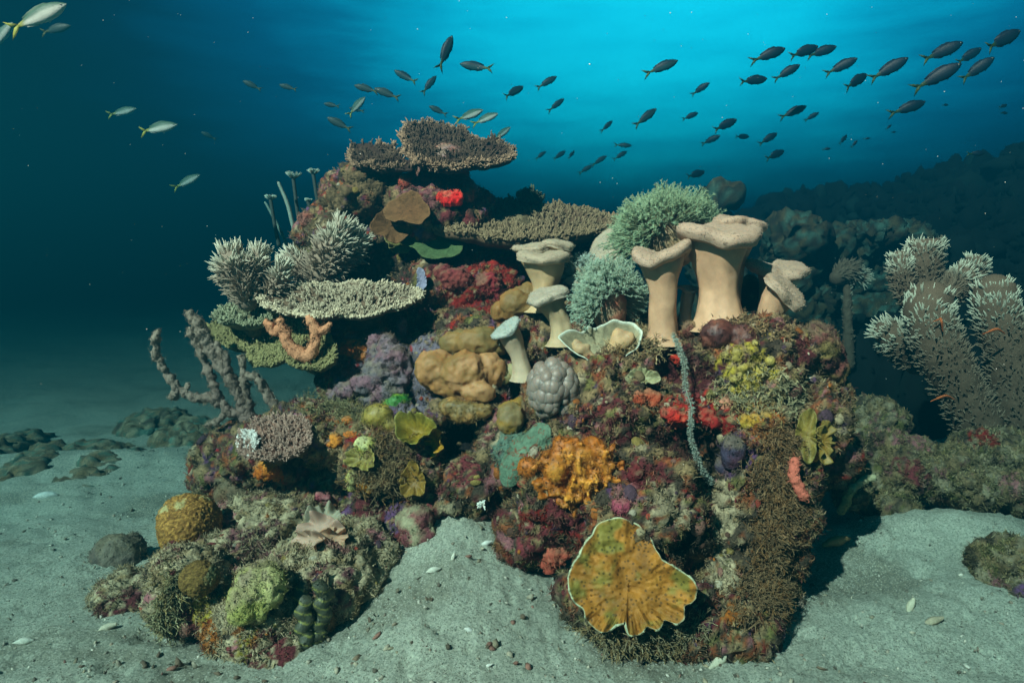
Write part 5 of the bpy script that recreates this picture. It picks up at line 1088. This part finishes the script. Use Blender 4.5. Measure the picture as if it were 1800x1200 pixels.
# ------------------------------------------------------------------ the fish
M_FISH = mat('fish_skin', rough=0.5, mottle=0.15, mscale=14, bump=0.15, bscale=60, cell=60, cellbump=0.12, spec=0.2)
M_FIN = mat('fish_fin', rough=0.6, mottle=0.15, mscale=20, bump=0.1)
M_EYE = mat('fish_eye', rough=0.12, mottle=0.0, bump=0.0, spec=0.7)
def fish_meshes(back, belly, tailc, stripe=None, deep=1.0, bend=0.0):
    """Body, tail fin, dorsal fin, belly fin and eyes of a fish one unit long, nose along +X."""
    xs = np.array([0, .02, .06, .12, .2, .3, .42, .55, .67, .76, .82])
    hh = np.array([.004, .026, .052, .084, .112, .128, .125, .102, .068, .040, .028]) * deep; ww = np.array([.003, .018, .034, .052, .064, .068, .062, .046, .028, .015, .008])
    n = 30; nu = 20; X = np.linspace(0, .82, n); X = .82 * (X / .82) ** 1.25
    h, w = np.interp(X, xs, hh), np.interp(X, xs, ww); a = np.arange(nu) * 2 * np.pi / nu
    V = np.stack([np.repeat(.45 - X, nu), np.outer(w, np.cos(a)).ravel(), (np.outer(h, np.sin(a)) + (.012 - .02 * X)[:, None]).ravel()], 1)
    up = np.tile(np.sin(a), n); k = smooth(-.25, .45, up)[:, None]
    C = np.array(belly) * (1 - k) + np.array(back) * k
    if stripe is not None: q = (np.abs(up - .18) < .16)[:, None]; C = np.where(q, np.array(stripe), C)
    tp = np.repeat(smooth(.66, .8, X), nu)[:, None]; C = C * (1 - tp) + np.array(tailc) * tp
    tri = np.stack([np.zeros(nu - 2, int), np.arange(1, nu - 1), np.arange(2, nu)], 1)
    me = {}
    def keep(o):
        d = o.data; bpy.data.objects.remove(o); return d
    par = bpy.data.objects.new('tmp', None)
    def fin(pts, th, c):   # a flat fin with a real thickness
        P = np.array(pts, float); m = len(P); V = np.vstack([np.c_[P[:, 0], np.full(m, th), P[:, 1]], np.c_[P[:, 0], np.full(m, -th), P[:, 1]]])
        f = np.stack([np.zeros(m - 2, int), np.arange(1, m - 1), np.arange(2, m)], 1); i = np.arange(m); j = (i + 1) % m
        return V, [f, f[:, ::-1] + m, np.stack([i, i + m, j + m, j], 1)], c
    me['body'] = keep(make_mesh('body', V, [strip_faces(nu, n), tri, tri[:, ::-1] + (n - 1) * nu], C, M_FISH, par))
    g = Geo(); z0 = -.005
    g.add(*fin([(-.36, z0 + .022), (-.45, z0 + .075), (-.575, z0 + .155), (-.51, z0 + .06), (-.455, z0 + .0)], .004, tailc)); g.add(*fin([(-.36, z0 - .022), (-.36, z0 + .022), (-.455, z0), (-.51, z0 - .06), (-.575, z0 - .155), (-.45, z0 - .075)], .004, tailc))
    me['tail_fin'] = keep(g.make('tail_fin', M_FIN, par, shade=False))
    d = deep
    me['dorsal_fin'] = keep(Geo().add(*fin([(.22, .115 * d), (.14, .155 * d), (.0, .155 * d), (-.15, .122 * d), (-.27, .08 * d), (-.25, .045 * d), (-.05, .10 * d)], .003, np.array(back) * .9)).make('dorsal_fin', M_FIN, par, shade=False))
    me['belly_fin'] = keep(Geo().add(*fin([(-.02, -.10 * d), (-.10, -.125 * d), (-.26, -.075 * d), (-.24, -.045 * d), (-.10, -.085 * d)], .003, np.array(belly) * .7)).add(*fin([(.16, -.11 * d), (.08, -.15 * d), (.09, -.105 * d)], .003, np.array(belly) * .7)).make('belly_fin', M_FIN, par, shade=False))
    V0, F0 = ico(2)
    for q in (1, -1): me['eye%d' % q] = keep(Geo().add(V0 * np.array([.019, .008, .019]) + np.array([.375, .034 * q, .018]), F0, np.where((np.hypot(V0[:, 0], V0[:, 2]) < .62)[:, None], (.01, .01, .012), (.45, .44, .38))).make('eye', M_EYE, par))
    bpy.data.objects.remove(par)
    for m_ in me.values():   # the body curved as it beats its tail
        for v in m_.vertices: v.co.y += bend * max(0.0, .2 - v.co.x) ** 2 - bend * .6 * max(0.0, v.co.x - .1) ** 2
    return me
def bent(*a, **k): return [fish_meshes(*a, bend=b, **k) for b in (-.34, -.12, .14, .36)]
SHADED_FISH = bent((.0008, .008, .018), (.001, .011, .022), (.014, .035, .006), deep=1.12)  # far school: weaker light and fade over distance darkened into the colour
GREY_FISH = bent((.0015, .016, .028), (.012, .045, .055), (.03, .06, .012), stripe=(.008, .014, .02))  # also darkened in colour so these fish look less lit
SILVER_FISH = bent((.05, .10, .07), (.62, .62, .56), (.26, .26, .04))
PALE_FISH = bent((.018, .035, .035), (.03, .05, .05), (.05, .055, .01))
def fish(kind, nose, tail, label, group, real=.17, yaw=0.0, dmax=5.5, parts=True, roll=0.0):
    L = math.hypot(nose[0] - tail[0], nose[1] - tail[1]); mx, my = (nose[0] + tail[0]) / 2, (nose[1] + tail[1]) / 2
    d = min(real * math.cos(yaw) * FPX / L, dmax)
    if my < 470: d = min(d, (HAZE_TOP - .12 - CAM_Z) * FPX / (470 - my + 12))       # stays under the top of the water veil
    a, b = at(*tail, d), at(*nose, d); w = b - a; Lw = np.linalg.norm(w)
    f = unit(unit(w) * math.cos(yaw) + np.array([0, math.sin(yaw), 0]))
    side = unit(np.cross([0, 0, 1.0], f)); up = np.cross(f, side)
    from mathutils import Matrix
    M = Matrix((list(f), list(side), list(up))).transposed()
    t = thing('fish', (a + b) / 2, label, 'fish', group)
    t.rotation_euler = (M @ Matrix.Rotation(roll, 3, 'X')).to_euler(); s = Lw / math.cos(yaw); t.scale = (s, s, s)
    for nm, me in kind[int(abs(nose[0] * 7 + nose[1] * 3)) % 4].items():
        if not parts and nm[:3] in ('eye', 'bel'): continue
        o = bpy.data.objects.new('eye' if nm[:3] == 'eye' else nm, me); COL.objects.link(o); o.parent = t
    return t
G1 = 'dark yellow tailed fish schooling at upper right'
for n, t, lab in (
    ((1384, 85), (1325, 105), 'dark fish leading the top row left of the overlapping pair'),
    ((1443, 80), (1387, 101), 'dark fish overlapping the one ahead of it, the rear one of that pair'),
    ((1473, 82), (1420, 99), 'dark fish half hidden, the front one of the overlapping pair'),
    ((1353, 138), (1300, 145), 'nearly level dark fish below the overlapping pair to the left'),
    ((1408, 114), (1363, 138), 'dark fish tilted up directly beneath the overlapping pair'),
    ((1507, 104), (1455, 128), 'dark fish just right of and below the overlapping pair'),
    ((1531, 128), (1481, 157), 'slim dark fish climbing steeply, below left of the large lone one'),
    ((1596, 103), (1535, 137), 'large lone dark fish climbing in the middle of the right hand school'),
    ((1692, 76), (1626, 105), 'long dark fish uppermost of the tight cluster at right'),
    ((1728, 84), (1680, 112), 'dark fish in the tight right cluster whose tail is covered by a neighbour'),
    ((1688, 114), (1615, 152), 'longest dark fish low in the tight right cluster'),
    ((1747, 101), (1693, 140), 'steep dark fish lowest at the right of the tight cluster'),
    ((1800, 52), (1728, 88), 'dark fish touching the right edge at the very top of the school'),
    ((1630, 179), (1570, 198), 'solitary dark fish below the tight right cluster'),
    ((1248, 146), (1217, 165), 'small dark fish between the lone pale bellied one and the school'),
    ((1229, 198), (1200, 210), 'small dark fish above left of the group of four around the leather coral top'),
    ((1299, 209), (1253, 230), 'medium dark fish with a bright yellow tail above two smaller ones'),
    ((1267, 239), (1235, 252), 'small dark fish just below left of the bright yellow tailed one'),
    ((1320, 240), (1290, 241), 'small level dark fish below right of the bright yellow tailed one'),
    ((1369, 233), (1335, 253), 'small dark fish tilted up, right of the level small one'),
    ((1383, 264), (1344, 280), 'dark fish with a greenish tail, lowest in the middle of the school'),
    ((1419, 187), (1374, 205), 'medium dark fish followed closely by a rounder small one'),
    ((1440, 198), (1416, 211), 'short round dark fish right behind the medium one'),
    ((1491, 236), (1474, 254), 'small stubby dark fish swimming steeply over the dark slope'),
    ((1243, 301), (1204, 312), 'faint dark fish alone just above the tallest leather coral')):
    fish(SHADED_FISH, n, t, lab, G1, yaw=.28 * math.sin(n[0] * 1.7), real=.15)
G2 = 'grey fish in the middle of the water above the reef'
for n, t, lab, y in (
    ((1195, 106), (1137, 128), 'grey fish with a pale belly, alone at upper centre right', .1), ((981, 133), (945, 155), 'grey fish highest above the broad table coral', .2), ((993, 172), (966, 195), 'small steep grey fish below the highest one at centre', .3),
    ((923, 149), (885, 174), 'grey fish turning with its tail bent down, right of the table coral', .4), ((1157, 189), (1117, 221), 'grey fish climbing steeply at centre right', .2), ((1078, 211), (1058, 231), 'small grey fish between the two climbing ones', .3),
    ((1112, 257), (1082, 254), 'small level grey fish, upper of a close pair at centre', 0), ((1104, 265), (1080, 280), 'small grey fish, lower of the close pair at centre', .2), ((961, 265), (942, 280), 'faint small grey fish, leftmost of three in a row', .2),
    ((996, 264), (972, 281), 'small grey fish, middle of three in a row', .2), ((1011, 264), (998, 280), 'tiny grey fish, rightmost of three in a row', .4), ((1068, 273), (1042, 290), 'grey fish heading a nose to tail pair low at centre', .1),
    ((1043, 290), (1019, 304), 'fainter grey fish following in the nose to tail pair', .1), ((796, 58), (774, 121), 'striped grey fish swimming almost straight up, top of the picture', .2), ((805, 112), (864, 123), 'striped grey fish facing left at upper centre', 0),
    ((690, 123), (732, 146), 'grey fish facing left and up, left of the striped ones', 0), ((768, 131), (743, 165), 'small slim grey fish climbing beside the left facing one', .2)):
    fish(GREY_FISH, n, t, lab, G2, yaw=y, real=.15)
G3 = 'faint distant fish left of centre'
for n, t, lab in (
    ((620, 150), (664, 162), 'faint fish facing left, tail touching another faint fish'), ((655, 155), (701, 173), 'faint yellow tailed fish overlapping the one before it'), ((572, 206), (617, 228), 'faint dark fish sinking right behind the silver one'),
    ((752, 186), (785, 202), 'very faint fish just above the top table coral'), ((425, 142), (458, 157), 'very faint fish farthest left of the faint ones'), ((489, 149), (521, 158), 'very faint fish second from the left in the gloom'), ((567, 182), (597, 188), 'faint fish with a light belly left of the silver one'),
    ((352, 232), (378, 244), 'barely visible fish in the dark water right of the bright left ones'), ((612, 190), (640, 196), 'faint fish tail crossing behind the silver climbing fish')):
    fish(PALE_FISH, n, t, lab, G3, real=.16)
G4 = 'silver fish catching the light at left and centre'
for n, t, lab, y in (
    ((118, 4), (22, 52), 'big bright silver fish in the top left corner', .15), ((22, 36), (-18, 92), 'silver fish cut off by the left edge at the top', .15), ((241, 190), (194, 203), 'small silver fish, upper of the three in the dark left water', .1), ((314, 219), (246, 230), 'long curved silver fish in the middle of the dark left water', .1),
    ((353, 306), (308, 331), 'silver fish climbing, lowest in the dark left water', .1), ((643, 168), (614, 204), 'slim silver fish climbing steeply with a hanging yellow tail', .2), ((852, 192), (802, 213), 'greenish silver fish right over the top table coral', .1), ((878, 199), (832, 217), 'silver fish partly behind its neighbour over the top table coral', .1), ((899, 222), (868, 247), 'duller silver fish behind the right end of the top table coral', .2)):
    fish(SILVER_FISH, n, t, lab, G4, yaw=y, real=.19)
fish(PALE_FISH, (128, 46), (72, 56), 'faint fish under the big silver one in the top left corner', G3, real=.2)
G5 = 'tiny far fish over the dark slope'
for n, t, lab in (
    ((1732, 270), (1702, 270), 'dark flat fish hovering just over the crest of the slope'), ((1668, 184), (1655, 186), 'tiny fish speck highest and leftmost over the slope'), ((1772, 184), (1754, 190), 'upper of two tiny dark fish near the right edge'), ((1773, 199), (1757, 199), 'lower of two tiny dark fish near the right edge'),
    ((1568, 219), (1557, 228), 'tiny fish speck above the middle of the slope'), ((1508, 246), (1497, 259), 'small faint fish right of the stubby dark one'), ((1461, 261), (1446, 263), 'tiny faint fish left of the stubby dark one'), ((1530, 243), (1519, 244), 'tiny level fish right of the small faint one'), ((1576, 232), (1566, 233), 'lower of two specks above the middle of the slope')):
    fish(SHADED_FISH, n, t, lab, G5, real=.08, parts=False, dmax=4.2)
fish(SHADED_FISH, (1322, 418), (1336, 427), 'tiny dark fish hovering beside the tallest leather coral', G5, real=.04, dmax=2.6)
